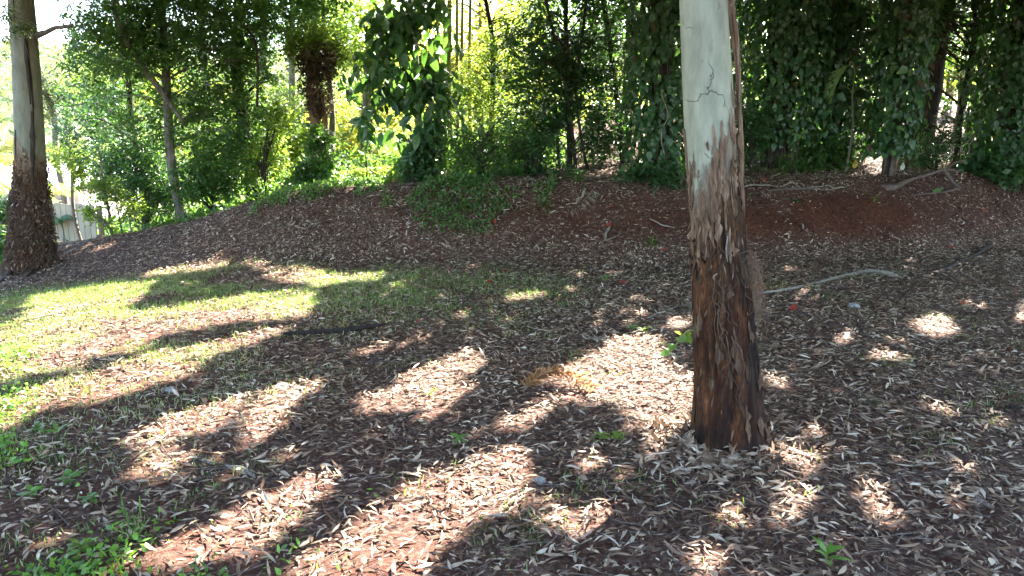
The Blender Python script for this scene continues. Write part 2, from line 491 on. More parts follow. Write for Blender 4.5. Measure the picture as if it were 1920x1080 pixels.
def ground_mat():
    m, nt, bs, out = newmat('red_soil')
    tc = nt.nodes.new('ShaderNodeTexCoord'); v = tc.outputs['Object']
    n1 = noise(nt, 1.6, 5, v); n2 = noise(nt, 26, 6, v, 0.7); n3 = noise(nt, 140, 3, v, 0.7)
    soil = ramp(nt, [(0.3, (0.028, 0.011, 0.008)), (0.5, (0.062, 0.022, 0.012)), (0.75, (0.15, 0.054, 0.03))], n2.outputs['Fac'])
    big = ramp(nt, [(0.3, (0.75, 0.75, 0.75)), (0.7, (1.25, 1.2, 1.15))], n1.outputs['Fac'])
    c = mixc(nt, 1.0, soil.outputs[0], big.outputs[0], 'MULTIPLY')
    # crumbs of old leaf between the whole leaves
    vo = nt.nodes.new('ShaderNodeTexVoronoi'); vo.inputs['Scale'].default_value = 55
    vo.inputs['Randomness'].default_value = 1.0
    nt.links.new(v, vo.inputs['Vector'])
    crumb = ramp(nt, [(0.0, (0.03, 0.018, 0.014)), (0.5, (0.08, 0.05, 0.04)), (0.8, (0.18, 0.13, 0.105)), (1.0, (0.32, 0.26, 0.215))], vo.outputs['Color'])
    a = nt.nodes.new('ShaderNodeAttribute'); a.attribute_name = 'tint'
    fac = math_n(nt, 'MULTIPLY', a.outputs['Fac'], 0.75)
    c = mixc(nt, fac, c, crumb.outputs[0])
    nt.links.new(c, bs.inputs['Base Color'])
    bs.inputs['Roughness'].default_value = 0.95
    bs.inputs['Specular IOR Level'].default_value = 0.15
    h = math_n(nt, 'ADD', n2.outputs['Fac'], math_n(nt, 'MULTIPLY', n3.outputs['Fac'], 0.4))
    bump(nt, bs, h, 0.9, 0.025)
    return m
M['ground'] = ground_mat()

# ------------------------------------------------------------------ litter density
def bank_frac(x, y):
    return (y - bank_base(x)) / 1.35

def litter_density(x, y):
    """0 bare soil .. 1 full leaf cover"""
    x = np.asarray(x, float); y = np.asarray(y, float)
    s = bank_frac(x, y)
    n = fbm(x * 0.9 + 20, y * 0.9 + 4, o=3)
    n2 = fbm(x * 2.4 + 50, y * 2.4, o=3)
    d = 0.85 + 0.6 * (n2 - .5)
    # bare red bank face
    face = np.exp(-((s - 0.52) / 0.27) ** 2)
    right = np.interp(x, [-1.5, 0.5, 2.6, 3.2, 5.5, 6.6], [0.0, 0.38, 0.45, 0.75, 0.8, 0.15])
    d = d - face * right * (1.05 + 3.0 * (n2 - .5))
    d = d - np.clip((s - 0.2) * 4, 0, 1) * np.clip((s < 1.05), 0, 1) * np.interp(x, [-8, -3, 1], [0.0, 0.1, 0.2])
    # redder open soil at the near left
    nl = 1 / (1 + np.exp((y - 3.3) * 2.4)) * 1 / (1 + np.exp((x + 0.2) * 2.2))
    d = d - nl * (0.34 + 1.5 * (n - .42).clip(0, 1))
    gl = 1 / (1 + np.exp((x + 1.6) * 2.0)) * np.clip(1 - s * 3, 0, 1) * (y > 4)
    d = d - 0.22 * gl
    return d.clip(0.03, 1)

# ------------------------------------------------------------------ ground sheet
def grow(a, b, step, lo, hi, k=1.13):
    c = list(np.arange(a, b, step))
    s = step; v = a; L = []
    while v > lo: s *= k; v -= s; L.append(v)
    s = step; v = c[-1]; H = []
    while v < hi: s *= k; v += s; H.append(v)
    return np.array(L[::-1] + c + H)
gx = grow(-9, 11, 0.06, -400, 400); gy = grow(0.8, 13.5, 0.055, -60, 700)
X, Y = np.meshgrid(gx, gy, indexing='ij')
Z = terrain(X, Y)
near = (Y < 16) & (abs(X) < 13)
bs_f = np.exp(-((bank_frac(X, Y) - .55) / .45) ** 2)
Z = Z - near * bs_f * (.07 * np.abs(fbm(X * 2.3 + 70, Y * 1.6, o=3) - .5) * 2 - .015 + .03 * (fbm(X * 9 + 70, Y * 9, o=2) - .5))
Z = Z + near * (0.018 * (fbm(X * 12, Y * 12, o=3) - .5))
g = Geo()
nx, ny = len(gx), len(gy)
i = np.arange(nx - 1)[:, None] * ny; j = np.arange(ny - 1)[None]
f4 = np.stack([i + j, i + j + ny, i + j + ny + 1, i + j + 1], -1).reshape(-1, 4)
g.add(np.stack([X, Y, Z], -1), None, f4, litter_density(X, Y).ravel())
go = g.build('ground', M['ground'], smooth=True)
tag(go, 'red soil ground with a low bank, strewn with dry leaves', None, None, 'structure')

def clods():
    g = Geo(); n = 7000
    x = rng.uniform(-3, 9.5, n); s_ = rng.normal(.5, .45, n); y = bank_base(x) + s_ * 1.35
    near_ = rng.random(n) < .3
    x[near_] = rng.uniform(-4, 5, int(near_.sum())); y[near_] = rng.uniform(1.5, 6, int(near_.sum()))
    r = rng.gamma(2.0, .007, n).clip(.004, .05)
    d = np.array([(1, 0, 0), (-1, 0, 0), (0, 1, 0), (0, -1, 0), (0, 0, 1), (0, 0, -1), (.6, .6, .55), (-.6, -.6, .5)])
    base = np.array([(1, .1, 0), (.3, .95, 0), (-.7, .7, .1), (-1, -.2, 0), (-.3, -.95, 0), (.7, -.7, .1), (.1, 0, .8)])
    V = np.stack([x, y, terrain(x, y) - .3 * r], 1)[:, None] + base[None] * r[:, None, None] * rng.uniform(.65, 1.3, (n, 7, 1))
    b = np.arange(n)[:, None] * 7
    f = np.concatenate([b + np.array([[k, (k + 1) % 6, 6]]) for k in range(6)])
    g.add(V.reshape(-1, 3), f, None, 0.0)
    tag(g.build('soil_clods', M['ground']), 'crumbled red soil clods on the bank face and bare ground', None, None, 'stuff')
clods()

# ------------------------------------------------------------------ distant hills
def hills():
    m, nt, bs, out = newmat('wooded_hill')
    tc = nt.nodes.new('ShaderNodeTexCoord')
    n = noise(nt, 0.16, 8, tc.outputs['Object'], 0.75)
    r = ramp(nt, [(0.35, (0.04, 0.07, 0.03)), (0.5, (0.10, 0.15, 0.06)), (0.65, (0.2, 0.25, 0.11))], n.outputs['Fac'])
    nt.links.new(r.outputs[0], bs.inputs['Base Color']); bs.inputs['Roughness'].default_value = 1
    g = Geo()
    hx = np.linspace(-260, 200, 260); hy = np.linspace(70, 260, 110)
    X, Y = np.meshgrid(hx, hy, indexing='ij')
    Z = -4 + 25 * np.clip((Y - 75) / 150, 0, 1) ** 1.1 * (0.7 + 0.6 * fbm(X * 0.012, Y * 0.012)) + 4 * (fbm(X * 0.16, Y * 0.16, o=3) - .3)
    nx, ny = len(hx), len(hy)
    i = np.arange(nx - 1)[:, None] * ny; j = np.arange(ny - 1)[None]
    g.add(np.stack([X, Y, Z], -1), None, np.stack([i + j, i + j + ny, i + j + ny + 1, i + j + 1], -1).reshape(-1, 4))
    o = g.build('hills', m, smooth=True)
    tag(o, 'pale wooded hills beyond the house', None, None, 'structure')
    # tree crowns on the hill, one mass
    g = Geo()
    n = 26000
    x = rng.uniform(-150, 60, n); y = rng.uniform(60, 230, n)
    z = np.interp(0, [0], [0]) + (-4 + 25 * np.clip((y - 75) / 150, 0, 1) ** 1.1 * (0.7 + 0.6 * fbm(x * 0.012, y * 0.012)) + 4 * (fbm(x * 0.16, y * 0.16, o=3) - .3))
    P = np.stack([x, y, z + rng.uniform(-0.5, 3.2, n)], 1)
    add_leaves(g, P, rdir(n), rdir(n, (0, 0, 1)), rng.uniform(0.9, 2.0, n), rng.uniform(0.8, 1.6, n))
    o = g.build('distant_woods', M['gum_leaf'])
    tag(o, 'far wooded hillside of pale green tree crowns under the bright sky', None, None, 'stuff')
hills()

# ------------------------------------------------------------------ generic tree
CANOPY_SITES = []      # (root, x, y, trunk top point, crown Geo)

def crown_clusters(ells):
    """ells: (px, py, rx, ry, Y, rdepth, n)  ellipsoids seen at depth Y"""
    out = []
    for (px, py, rx, ry, Yd, rd, n) in ells:
        c = at(px, py, Yd)
        dep = np.linalg.norm(c - CAM) * F / math.hypot(F, math.hypot(px - 960, py - 540))
        u = rdir(n) * (rng.random((n, 1)) ** (1 / 2.2))
        out.append(c + u * np.array([rx * dep / F, rd, ry * dep / F]))
    return np.concatenate(out)

def leafy(g, C, per, rc, L, W, down=0.3, outc=None, nst=1, cull=True, flat=0.6, fold=0.25, shape=0.9, bend=0.0, stems=None):
    """each cluster is a few leafy twigs: leaves stand off both sides of a short drooping twig"""
    K = len(C); nt_ = 3
    B = np.repeat(C, nt_, 0) + rng.normal(size=(K * nt_, 3)) * rc * .55 * np.array([1, 1, flat])
    T = nrm(rng.normal(size=(K * nt_, 3)) * np.array([1, 1, .55]) + np.array([0, 0, -down * .6]))
    TL = rc * rng.uniform(1.3, 2.8, K * nt_)
    per1 = max(2, int(round(per / nt_)))
    n = K * nt_ * per1
    t = np.tile(np.linspace(0.05, 1, per1), K * nt_) + rng.normal(size=n) * .04
    b = np.repeat(B, per1, 0); tt = np.repeat(T, per1, 0); tl = np.repeat(TL, per1)
    P = b + tt * (tl * (t - .4))[:, None] + np.array([0, 0, -1.0]) * (tl * t * t * .25)[:, None] + rng.normal(size=(n, 3)) * rc * .13
    side = nrm(np.cross(tt, np.array([[0, 0, 1.0]]))) * np.where(np.arange(n) % 2 == 0, 1, -1)[:, None]
    D = nrm(side * .8 + tt * .65 + rng.normal(size=(n, 3)) * .38 + np.array([0, 0, -down]))
    gz = terrain(P[:, 0], P[:, 1])
    keep = P[:, 2] > gz + 0.04
    if cull: keep &= ~(sunlit_gap(P) | sunlit_gap(P + D * L) | sunlit_gap(P + D * L * .5))
    ctint = np.repeat(np.repeat(rng.random(K), nt_) * .7 + .3 * rng.random(K * nt_), per1)
    if stems is not None:
        ks = B[:, 2] > terrain(B[:, 0], B[:, 1]) + .05
        if cull: ks &= ~(sunlit_gap(B) | sunlit_gap(B + T * TL[:, None] * .5))
        ks &= rng.random(len(B)) < .5
        add_leaves(stems, (B - T * TL[:, None] * .5)[ks], T[ks], rdir(int(ks.sum())), TL[ks] * 1.1, .010, nst=2, bend=.1, shape=.5)
    P = P[keep]; D = D[keep]; ctint = ctint[keep]; n = len(P)
    N = rng.normal(size=(n, 3)) * 0.5 + np.array([0, -0.1, 1.0])
    sz = rng.uniform(0.6, 1.3, n)
    add_leaves(g, P, D, N, L * sz, W * sz * rng.uniform(0.8, 1.2, n), nst=nst, fold=fold, shape=shape, bend=bend, tint=(ctint * 0.6 + rng.random(n) * 0.4))

def limb(g, a, b, r0, r1, sag=0.15, sides=6):
    a = np.asarray(a, float); b = np.asarray(b, float)
    mid = a * 0.5 + b * 0.5 + rng.normal(size=3) * 0.08 * np.linalg.norm(b - a) + np.array([0, 0, sag * np.linalg.norm(b - a)])
    add_tube(g, [a, mid, b], [r0, (r0 + r1) / 2, r1], sides, 7, rough=0.15)

def tree(name, label, base, trunk_pts, radii, bark, leaf, ells, per=22, rc=0.2, L=0.08, W=0.035, down=0.3, nbranch=5,
         ntwig=25, group=None, cat='tree', shade_canopy=True, cull=True, nst=1, flat=0.6, sides=12, extra_trunks=(), crown_name='crown', shape=0.9):
    base = np.asarray(base, float)
    r = root(name, base, label, cat, group)
    g = Geo(); pts = np.asarray(trunk_pts, float)
    add_tube(g, pts, radii, sides, 26, rough=0.13, rs=9)
    g.build('trunk', M[bark], r, smooth=True)
    for ep, er in extra_trunks:
        g = Geo(); add_tube(g, ep, er, 8, 20, rough=0.12, rs=9); g.build('trunk', M[bark], r, smooth=True)
    C = crown_clusters(ells) if len(ells) else np.zeros((0, 3))
    path = smooth_path(pts, 40)
    if len(C):
        idx = rng.permutation(len(C))
        tw = Geo()
        for k, ci in enumerate(idx[:nbranch + ntwig]):
            c = C[ci]
            d = path - c
            cost = np.linalg.norm(d, axis=1) + 2.0 * np.clip(path[:, 2] - c[2] + 0.25, 0, None)
            p = path[int(cost.argmin())]
            if cull and sunlit_gap(np.array([c, (c + p) / 2, c * .75 + p * .25])).any(): continue
            r1 = radii[-1] if len(radii) > 1 else radii[0]
            if k < nbranch:
                gb = Geo(); limb(gb, p, c, min(r1 * 0.7, 0.035), 0.008, sides=7); gb.build('branch', M[bark], r, smooth=True)
            else:
                limb(tw, p + rng.normal(size=3) * .02, c, 0.012, 0.004, sides=4)
    cg = Geo()
    if len(C): leafy(cg, C, per, rc, L, W, down, cull=cull, nst=nst, flat=flat, shape=shape, stems=tw)
    if len(C) and tw.n: tw.build('twigs', M[bark], r, kind='stuff')
    rec = dict(root=r, x=pts[-1][0], y=pts[-1][1], top=pts[-1], g=cg, leaf=M[leaf], bark=M[bark], name=crown_name, shade_canopy=shade_canopy)
    CANOPY_SITES.append(rec)
    return r, rec

def up(base, hz, lean=(0, 0), wob=0.06, n=5):
    base = np.asarray(base, float)
    pts = []
    for k in range(n):
        t = k / (n - 1)
        pts.append(base + np.array([lean[0] * t + (rng.normal() * wob if 0 < k else 0), lean[1] * t + (rng.normal() * wob if 0 < k else 0), -0.15 + (hz + 0.15) * t]))
    return pts

def gbase(px, Yd):
    """foot of a tree: the ground below a pixel column at distance Yd"""
    x = (px - 960) / F * (Yd * math.cos(PITCH) + 0.3)
    return ground(x, Yd)

# ------------------------------------------------------------------ foreground gum
def gum_profile(rows, Yd):
    """rows: (py, half width px, centre px) -> axis points and radii, at distance Yd"""
    P, r = [], []
    for py, hw, cx in rows:
        p = at(cx, py, Yd)
        dep = np.dot(p - CAM, np.array([0, math.cos(PITCH), -math.sin(PITCH)]))
        P.append(p); r.append(hw * dep / F)
    return np.array(P), np.array(r)

def trunk_mesh(P, rad, zs, sides, disp):
    o = np.argsort(P[:, 2]); P = P[o]; rad = rad[o]
    cx = np.interp(zs, P[:, 2], P[:, 0]); cy = np.interp(zs, P[:, 2], P[:, 1]); r = np.interp(zs, P[:, 2], rad)
    k = np.ones(9) / 9
    def sm(a):
        return np.convolve(np.pad(a, 4, mode='edge'), k, 'valid')
    cx, r = sm(cx), sm(r)
    th = np.linspace(0, 2 * math.pi, sides, endpoint=False)
    T, Zz = np.meshgrid(th, zs)
    rr = r[:, None] + disp(T, Zz, r[:, None])
    V = np.stack([cx[:, None] + rr * np.cos(T), cy[:, None] + rr * np.sin(T), Zz + 0 * T], -1)
    i = np.arange(len(zs) - 1)[:, None] * sides; j = np.arange(sides)[None]; kk = (j + 1) % sides
    f4 = np.stack([i + j, i + kk, i + kk + sides, i + j + sides], -1).reshape(-1, 4)
    def surf(theta, z, off=0.0):
        c = np.array([np.interp(z, zs, cx), np.interp(z, zs, cy), z])
        q = np.interp(z, zs, r) + float(disp(np.array([[theta]]), np.array([[z]]), np.array([[np.interp(z, zs, r)]]))[0, 0]) + off
        return c + np.array([math.cos(theta) * q, math.sin(theta) * q, 0])
    return V.reshape(-1, 3), f4, surf

def gum_bark(name, z_lo, z_hi, side, dark_right=0.0, tone=1.0):
    """pale smooth bark above, rough brown bark below; object origin at the foot"""
    m, nt, bs, out = newmat(name)
    tc = nt.nodes.new('ShaderNodeTexCoord'); v = tc.outputs['Object']
    sep = nt.nodes.new('ShaderNodeSeparateXYZ'); nt.links.new(v, sep.inputs[0])
    vs = scaled(nt, v, (14, 14, 2.6))
    n1 = noise(nt, 1.0, 6, vs, 0.62, 0.3)
    nbig = noise(nt, 3.0, 4, scaled(nt, v, (2.2, 2.2, 0.7)), 0.6)
    # height of the change of bark, lower on the left flank
    h = math_n(nt, 'ADD', sep.outputs['Z'], math_n(nt, 'MULTIPLY', sep.outputs['X'], -side))
    h = math_n(nt, 'ADD', h, math_n(nt, 'MULTIPLY', math_n(nt, 'SUBTRACT', n1.outputs['Fac'], 0.5), -0.42))
    h = math_n(nt, 'ADD', h, math_n(nt, 'MULTIPLY', math_n(nt, 'SUBTRACT', nbig.outputs['Fac'], 0.5), -0.35))
    k = math_n(nt, 'DIVIDE', math_n(nt, 'SUBTRACT', h, z_lo), z_hi - z_lo, True)
    kk = ramp(nt, [(0.44, (0, 0, 0)), (0.5, (1, 1, 1))], k)
    tanf = ramp(nt, [(0.12, (0, 0, 0)), (0.42, (1, 1, 1))], k)
    # pale bark
    np1 = noise(nt, 5, 4, scaled(nt, v, (3, 3, 1)), 0.6)
    pale = ramp(nt, [(p_, tuple(tone * q_ for q_ in c_)) for p_, c_ in ((0.3, (0.16, 0.165, 0.115)), (0.55, (0.235, 0.24, 0.17)), (0.75, (0.31, 0.305, 0.215)))], np1.outputs['Fac'])
    # fine cracks
    vo = nt.nodes.new('ShaderNodeTexVoronoi'); vo.feature = 'DISTANCE_TO_EDGE'; vo.inputs['Scale'].default_value = 1.0
    wv = nt.nodes.new('ShaderNodeVectorMath'); wv.operation = 'ADD'
    nd = noise(nt, 9, 5, v); nt.links.new(scaled(nt, v, (3.2, 3.2, 2.4)), wv.inputs[0])
    sc_ = nt.nodes.new('ShaderNodeVectorMath'); sc_.operation = 'SCALE'; sc_.inputs['Scale'].default_value = 0.7
    nt.links.new(nd.outputs['Color'], sc_.inputs[0]); nt.links.new(sc_.outputs[0], wv.inputs[1])
    nt.links.new(wv.outputs[0], vo.inputs['Vector'])
    crk = ramp(nt, [(0.0, (0, 0, 0)), (0.009, (1, 1, 1))], vo.outputs['Distance'])
    cmask = noise(nt, 4.5, 2, v)
    cm = ramp(nt, [(0.52, (1, 1, 1)), (0.62, (0, 0, 0))], cmask.outputs['Fac'])
    cfac = math_n(nt, 'MAXIMUM', crk.outputs[0], cm.outputs[0])
    pale_c = mixc(nt, cfac, (0.17, 0.15, 0.11), pale.outputs[0])
    spots = noise(nt, 30, 2, scaled(nt, v, (1, 1, 0.4)))
    sp = ramp(nt, [(0.70, (1, 1, 1)), (0.78, (0.55, 0.52, 0.45))], spots.outputs['Fac'])
    pale_c = mixc(nt, 1.0, pale_c, sp.outputs[0], 'MULTIPLY')
    # brown bark
    n3 = noise(nt, 1.0, 8, scaled(nt, v, (30, 30, 5)), 0.78, 0.6)
    br = ramp(nt, [(0.28, (0.022, 0.012, 0.007)), (0.45, (0.07, 0.04, 0.022)), (0.6, (0.14, 0.085, 0.048)), (0.78, (0.27, 0.20, 0.13))], n3.outputs['Fac'])
    n5 = noise(nt, 1.0, 6, scaled(nt, v, (90, 90, 16)), 0.8, 0.8)
    f5 = ramp(nt, [(0.36, (0.3, 0.28, 0.27)), (0.5, (0.95, 0.95, 0.95)), (0.66, (1.7, 1.65, 1.55))], n5.outputs['Fac'])
    n6 = noise(nt, 1.0, 4, scaled(nt, v, (11, 11, 3.0)), 0.6, 0.8)
    f6 = ramp(nt, [(0.38, (0.4, 0.38, 0.38)), (0.6, (1.15, 1.15, 1.15))], n6.outputs['Fac'])
    brx = mixc(nt, 1.0, mixc(nt, 1.0, br.outputs[0], f5.outputs[0], 'MULTIPLY'), f6.outputs[0], 'MULTIPLY')
    n4 = noise(nt, 3.2, 3, scaled(nt, v, (3, 3, 0.9)))
    rb = ramp(nt, [(0.35, (0.45, 0.42, 0.4)), (0.5, (1.0, 0.85, 0.7)), (0.68, (1.2, 0.95, 0.7))], n4.outputs['Fac'])
    low = ramp(nt, [(0.0, (1.0, 0.72, 0.52)), (0.45, (0.85, 0.64, 0.48)), (0.72, (1.05, 0.95, 0.85)), (1.0, (1.7, 1.6, 1.45))], math_n(nt, 'DIVIDE', sep.outputs['Z'], 1.45, True))
    br_c = mixc(nt, 1.0, mixc(nt, 1.0, brx, rb.outputs[0], 'MULTIPLY'), low.outputs[0], 'MULTIPLY')
    tan = ramp(nt, [(0.3, (0.05, 0.03, 0.017)), (0.45, (0.17, 0.12, 0.075)), (0.65, (0.33, 0.28, 0.2))], n3.outputs['Fac'])
    br_c = mixc(nt, tanf.outputs[0], br_c, tan.outputs[0])
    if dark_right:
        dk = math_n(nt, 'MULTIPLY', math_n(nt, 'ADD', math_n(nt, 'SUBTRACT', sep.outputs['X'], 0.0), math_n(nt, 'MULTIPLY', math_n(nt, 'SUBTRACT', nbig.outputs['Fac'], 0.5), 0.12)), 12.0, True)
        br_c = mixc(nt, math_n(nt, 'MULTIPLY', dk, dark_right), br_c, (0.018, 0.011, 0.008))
    nt.links.new(mixc(nt, kk.outputs[0], br_c, pale_c), bs.inputs['Base Color'])
    bs.inputs['Roughness'].default_value = 0.78
    bs.inputs['Specular IOR Level'].default_value = 0.25
    hb = math_n(nt, 'MULTIPLY', math_n(nt, 'ADD', n3.outputs['Fac'], math_n(nt, 'MULTIPLY', n5.outputs['Fac'], 0.6)), math_n(nt, 'SUBTRACT', 1.0, kk.outputs[0]))
    hb = math_n(nt, 'ADD', hb, math_n(nt, 'MULTIPLY', math_n(nt, 'MULTIPLY', cfac, kk.outputs[0]), 0.25))
    bump(nt, bs, hb, 1.0, 0.03)
    return m

GB = gp(1368, 852); GB = GB
MAIN_Y = GB[1] + 0.12
def main_gum():
    P, r = gum_profile([(-250, 40, 1304), (0, 43.5, 1318), (150, 46, 1326), (250, 46.5, 1331), (400, 47.5, 1342), (500, 50, 1348), (600, 54, 1354), (700, 60, 1361), (800, 66, 1366), (850, 71, 1369)], MAIN_Y)
    top = np.array([P[0][0] - 0.75, MAIN_Y, 9.5])
    P = np.vstack([P, top, [P[-1] if False else np.array([P[9][0], MAIN_Y, -0.2])]])
    r = np.append(r, [0.07, r[9] * 1.12])
    zs = np.concatenate([np.arange(-0.12, 2.6, 0.008), np.arange(2.6, 9.4, 0.12)])
    def disp(T, Z, rr):
        low = (1 - np.clip((Z - 1.0) / 0.7, 0, 1)) * np.ones_like(T)
        cx, cy = np.cos(T), np.sin(T)
        d = 0.010 * low * 2 * (fbm(cx * 4 + 5, cy * 4, Z * 0.9, 3) - .5)
        d = d + 0.034 * low * (fbm(cx * 13, cy * 13 + 3, Z * 1.9, 3) - .5)
        d = d + 0.016 * low * (fbm(cx * 26 + 9, cy * 26, Z * 8, 3) - .5)
        hol = np.exp(-((T - 2 * math.pi * (T > math.pi) + 1.15) / .16) ** 2 - ((Z - .2) / .16) ** 2)
        d = d - .012 * hol
        d = d + 0.006 * (fbm(cx * 1.5 + 9, cy * 1.5, Z * 1.2, 2) - .5)
        # root flare
        fl = np.exp(-np.clip(Z, 0, None) / 0.10)
        d = d + fl * 0.016 * (1 + np.sin(T * 5 + 1) * 1.2)
        # long dark furrow on the right flank, raised lips
        g0 = -0.62 + 0.10 * np.sin(Z * 5)
        q = (T - 2 * math.pi * (T > math.pi)) - g0
        band = np.clip((Z - 0.25) / 0.1, 0, 1) * np.clip((1.33 - Z) / 0.06, 0, 1)
        w = 0.11 + 0.05 * np.sin(Z * 9 + 1)
        d = d + band * (-0.030 * np.exp(-(q / w) ** 2) + 0.016 * np.exp(-((abs(q) - w * 1.7) / 0.07) ** 2))
        return d
    rt = root('gum_tree', (GB[0], MAIN_Y, GB[2]), 'tall gum with smooth pale upper trunk and rough dark base, alone on the leaf litter', 'tree')
    V, f4, surf = trunk_mesh(P, r, zs, 120, disp)
    g = Geo(); g.add(V, None, f4)
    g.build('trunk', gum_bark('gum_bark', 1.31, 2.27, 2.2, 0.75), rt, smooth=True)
    # loose flakes of bark
    for k in range(80):
        th = rng.uniform(-math.pi, 0.1); z = rng.uniform(0.15, 1.5) if k % 2 else rng.uniform(1.0, 1.5)
        p = surf(th, z, 0.004); n = np.array([math.cos(th), math.sin(th), 0.25])
        g = Geo(); L_ = rng.uniform(0.02, 0.09)
        add_leaves(g, p[None], np.array([[rng.normal() * .1, rng.normal() * .1, -1.0]]), n[None], L_, rng.uniform(0.005, 0.014), nst=3, shape=rng.uniform(.5, 1.3), bend=rng.uniform(0.03, 0.25), sickle=rng.normal() * 0.06, twist=rng.normal() * .6)
        g.build('bark_flake', M['peel' if z > .9 else 'peel_dark'], rt)
    # plates of old bark, lifting at their edges
    for k in range(80):
        th = rng.uniform(-math.pi, 0.05); z = rng.uniform(0.05, 1.6) if k % 2 else 1.33 + .3 * math.cos(th) + rng.normal() * .09
        wt = rng.uniform(.04, .13); hz_ = rng.uniform(.04, .19); nu, nv = 4, 6
        V = []
        for v_ in range(nv + 1):
            for u_ in range(nu + 1):
                q = v_ / nv; e = (u_ / nu - .5) * (0.4 + .6 * math.sin(math.pi * min(.95, q + .12))) * (1 + .35 * rng.normal() * (u_ in (0, nu)))
                zz = z + hz_ * (q - .5) + (rng.normal() * .012 if v_ in (0, nv) else 0)
                V.append(surf(th + wt * e * 2, zz, .002 + .007 * abs(e * 2) ** 2 + .010 * (1 - q) ** 3 * rng.random()))
        g = Geo(); g.add(V, None, [(a * (nu + 1) + c, a * (nu + 1) + c + 1, (a + 1) * (nu + 1) + c + 1, (a + 1) * (nu + 1) + c) for a in range(nv) for c in range(nu)])
        g.build('bark_plate', M['peel' if z > 1.05 else 'peel_dark'], rt, smooth=True)
    # clinging roots
    for k in range(14):
        th = rng.normal(-1.7, 0.22); z = rng.uniform(0.62, 1.15); n_ = 9
        pts = []
        a = th
        ln = rng.uniform(0.12, 0.42)
        for q in range(n_):
            zz = z - ln * q / (n_ - 1)
            pts.append(surf(a, max(zz, 0.03), 0.002 + 0.016 * rng.random()))
            a += rng.normal() * 0.10
        g = Geo(); add_tube(g, pts, [rng.uniform(0.0018, 0.004), 0.0014], 5, 28); g.build('clinging_root', M['root_dark'], rt, smooth=True)
    # oval scars with raised lips on the right side
    for a0, z0, ra, rz in ((-1.0, 1.26, .16, .055), (-1.12, .47, .07, .06), (-.95, 1.02, .06, .13)):
        g = Geo(); q = np.linspace(0, 2 * math.pi, 15)
        add_tube(g, [surf(a0 + ra * math.cos(t) * (1 + .2 * rng.random()), z0 + rz * math.sin(t), .001) for t in q], [.006, .004, .006], 6, 50, rough=.6, rs=40, caps=False)
        sc = g.build('bark_scar', M['bark_dark'], rt, smooth=True)
        g = Geo(); V = [surf(a0, z0, .005)] + [surf(a0 + ra * .8 * math.cos(t), z0 + rz * .8 * math.sin(t), .003) for t in q[:-1]]
        g.add(V, [(0, 1 + k, 1 + (k + 1) % 14) for k in range(14)]); g.build('scar_wood', M['scar'], sc, smooth=True)
    # two pale twigs on the bark
    for a0, z0, dz in ((-1.45, 1.13, 0.12), (-1.9, 0.95, 0.03)):
        g = Geo(); add_tube(g, [surf(a0, z0, .012), surf(a0 - .12, z0 - dz * .5, .016), surf(a0 - .1, z0 - dz, .012)], [0.003, 0.004, 0.002], 5, 12); g.build('twig', M['grey_stick'], rt)
    # long ribbon hanging down the right edge
    for a0, off, z1, z0 in ((-0.12, 0.012, 2.7, 1.25), (-0.2, 0.02, 2.5, 1.6), (-0.05, 0.018, 1.9, 1.1), (-2.95, 0.006, 1.62, 1.05)):
        pts = [surf(a0 + 0.05 * math.sin(z * 7), z, off + 0.012 * math.sin(z * 5 + a0 * 9)) for z in np.linspace(z1, z0, 12)]
        g = Geo(); add_tube(g, pts, [0.006, 0.010, 0.006], 6, 40, rough=.3, rs=30, flat=0.4); g.build('bark_ribbon', M['peel'], rt, smooth=True)
    # fibre tangle on the right flank
    g = Geo()
    for k in range(110):
        c = surf(-0.25 + rng.normal() * .35, rng.uniform(0.78, 1.05), 0.005)
        e = c + np.array([rng.uniform(0.01, 0.075), rng.normal() * .03, -rng.uniform(0.02, 0.22)])
        add_tube(g, [c, (c + e) / 2 + rng.normal(size=3) * .018 + np.array([.02, 0, .03]), e], [0.0016, 0.001], 3, 7, caps=False)
    for k in range(60):
        th = rng.uniform(-math.pi, 0); c = surf(th, rng.uniform(0.0, 0.07), 0.0)
        e = c + np.array([math.cos(th), math.sin(th), 0]) * rng.uniform(0.03, 0.13) + np.array([rng.normal() * .03, rng.normal() * .03, -rng.uniform(0, 0.1)])
        e[2] = max(e[2], float(terrain(e[0], e[1])) + 0.005)
        add_tube(g, [c, (c + e) / 2 + np.array([0, 0, .02]), e], [0.002, 0.001], 3, 6, caps=False)
    g.build('fibres', M['root'], rt, kind='stuff')
    # small leafy shoot, left flank
    b = surf(-2.9, 0.62, 0.0)
    s = Geo(); tip = b + np.array([-0.13, -0.05, -0.08]); add_tube(s, [b + np.array([0.02, 0, .02]), b + np.array([-.05, -.03, .03]), tip], [0.004, 0.002], 6, 12)
    sh = s.build('shoot', M['bark_lime'], rt, smooth=True)
    for k in range(11):
        t = k / 10
        p = b * (1 - t) + tip * t + np.array([0, 0, 0.035 * math.sin(t * 3) + 0.01])
        g = Geo(); d = np.array([[-0.6 + rng.normal() * .6, -0.4 + rng.normal() * .4, -0.35 + rng.normal() * .6]])
        add_leaves(g, p[None], d, rdir(1, (0, -0.6, 1.0)), rng.uniform(0.045, 0.07), rng.uniform(0.03, 0.045), nst=3, bend=-.2, shape=.75)
        g.build('leaf', M['lime_leaf' if k < 7 else 'weed'], sh)
    CANOPY_SITES.append(dict(root=rt, x=P[-2][0], y=MAIN_Y, top=np.array([top[0], MAIN_Y, 6.5]), g=Geo(), leaf=M['gum_leaf'], bark=M['bark_grey'], name='crown', shade_canopy=True))  # this crown is only unseen foliage, shaped to shade the ground
main_gum()

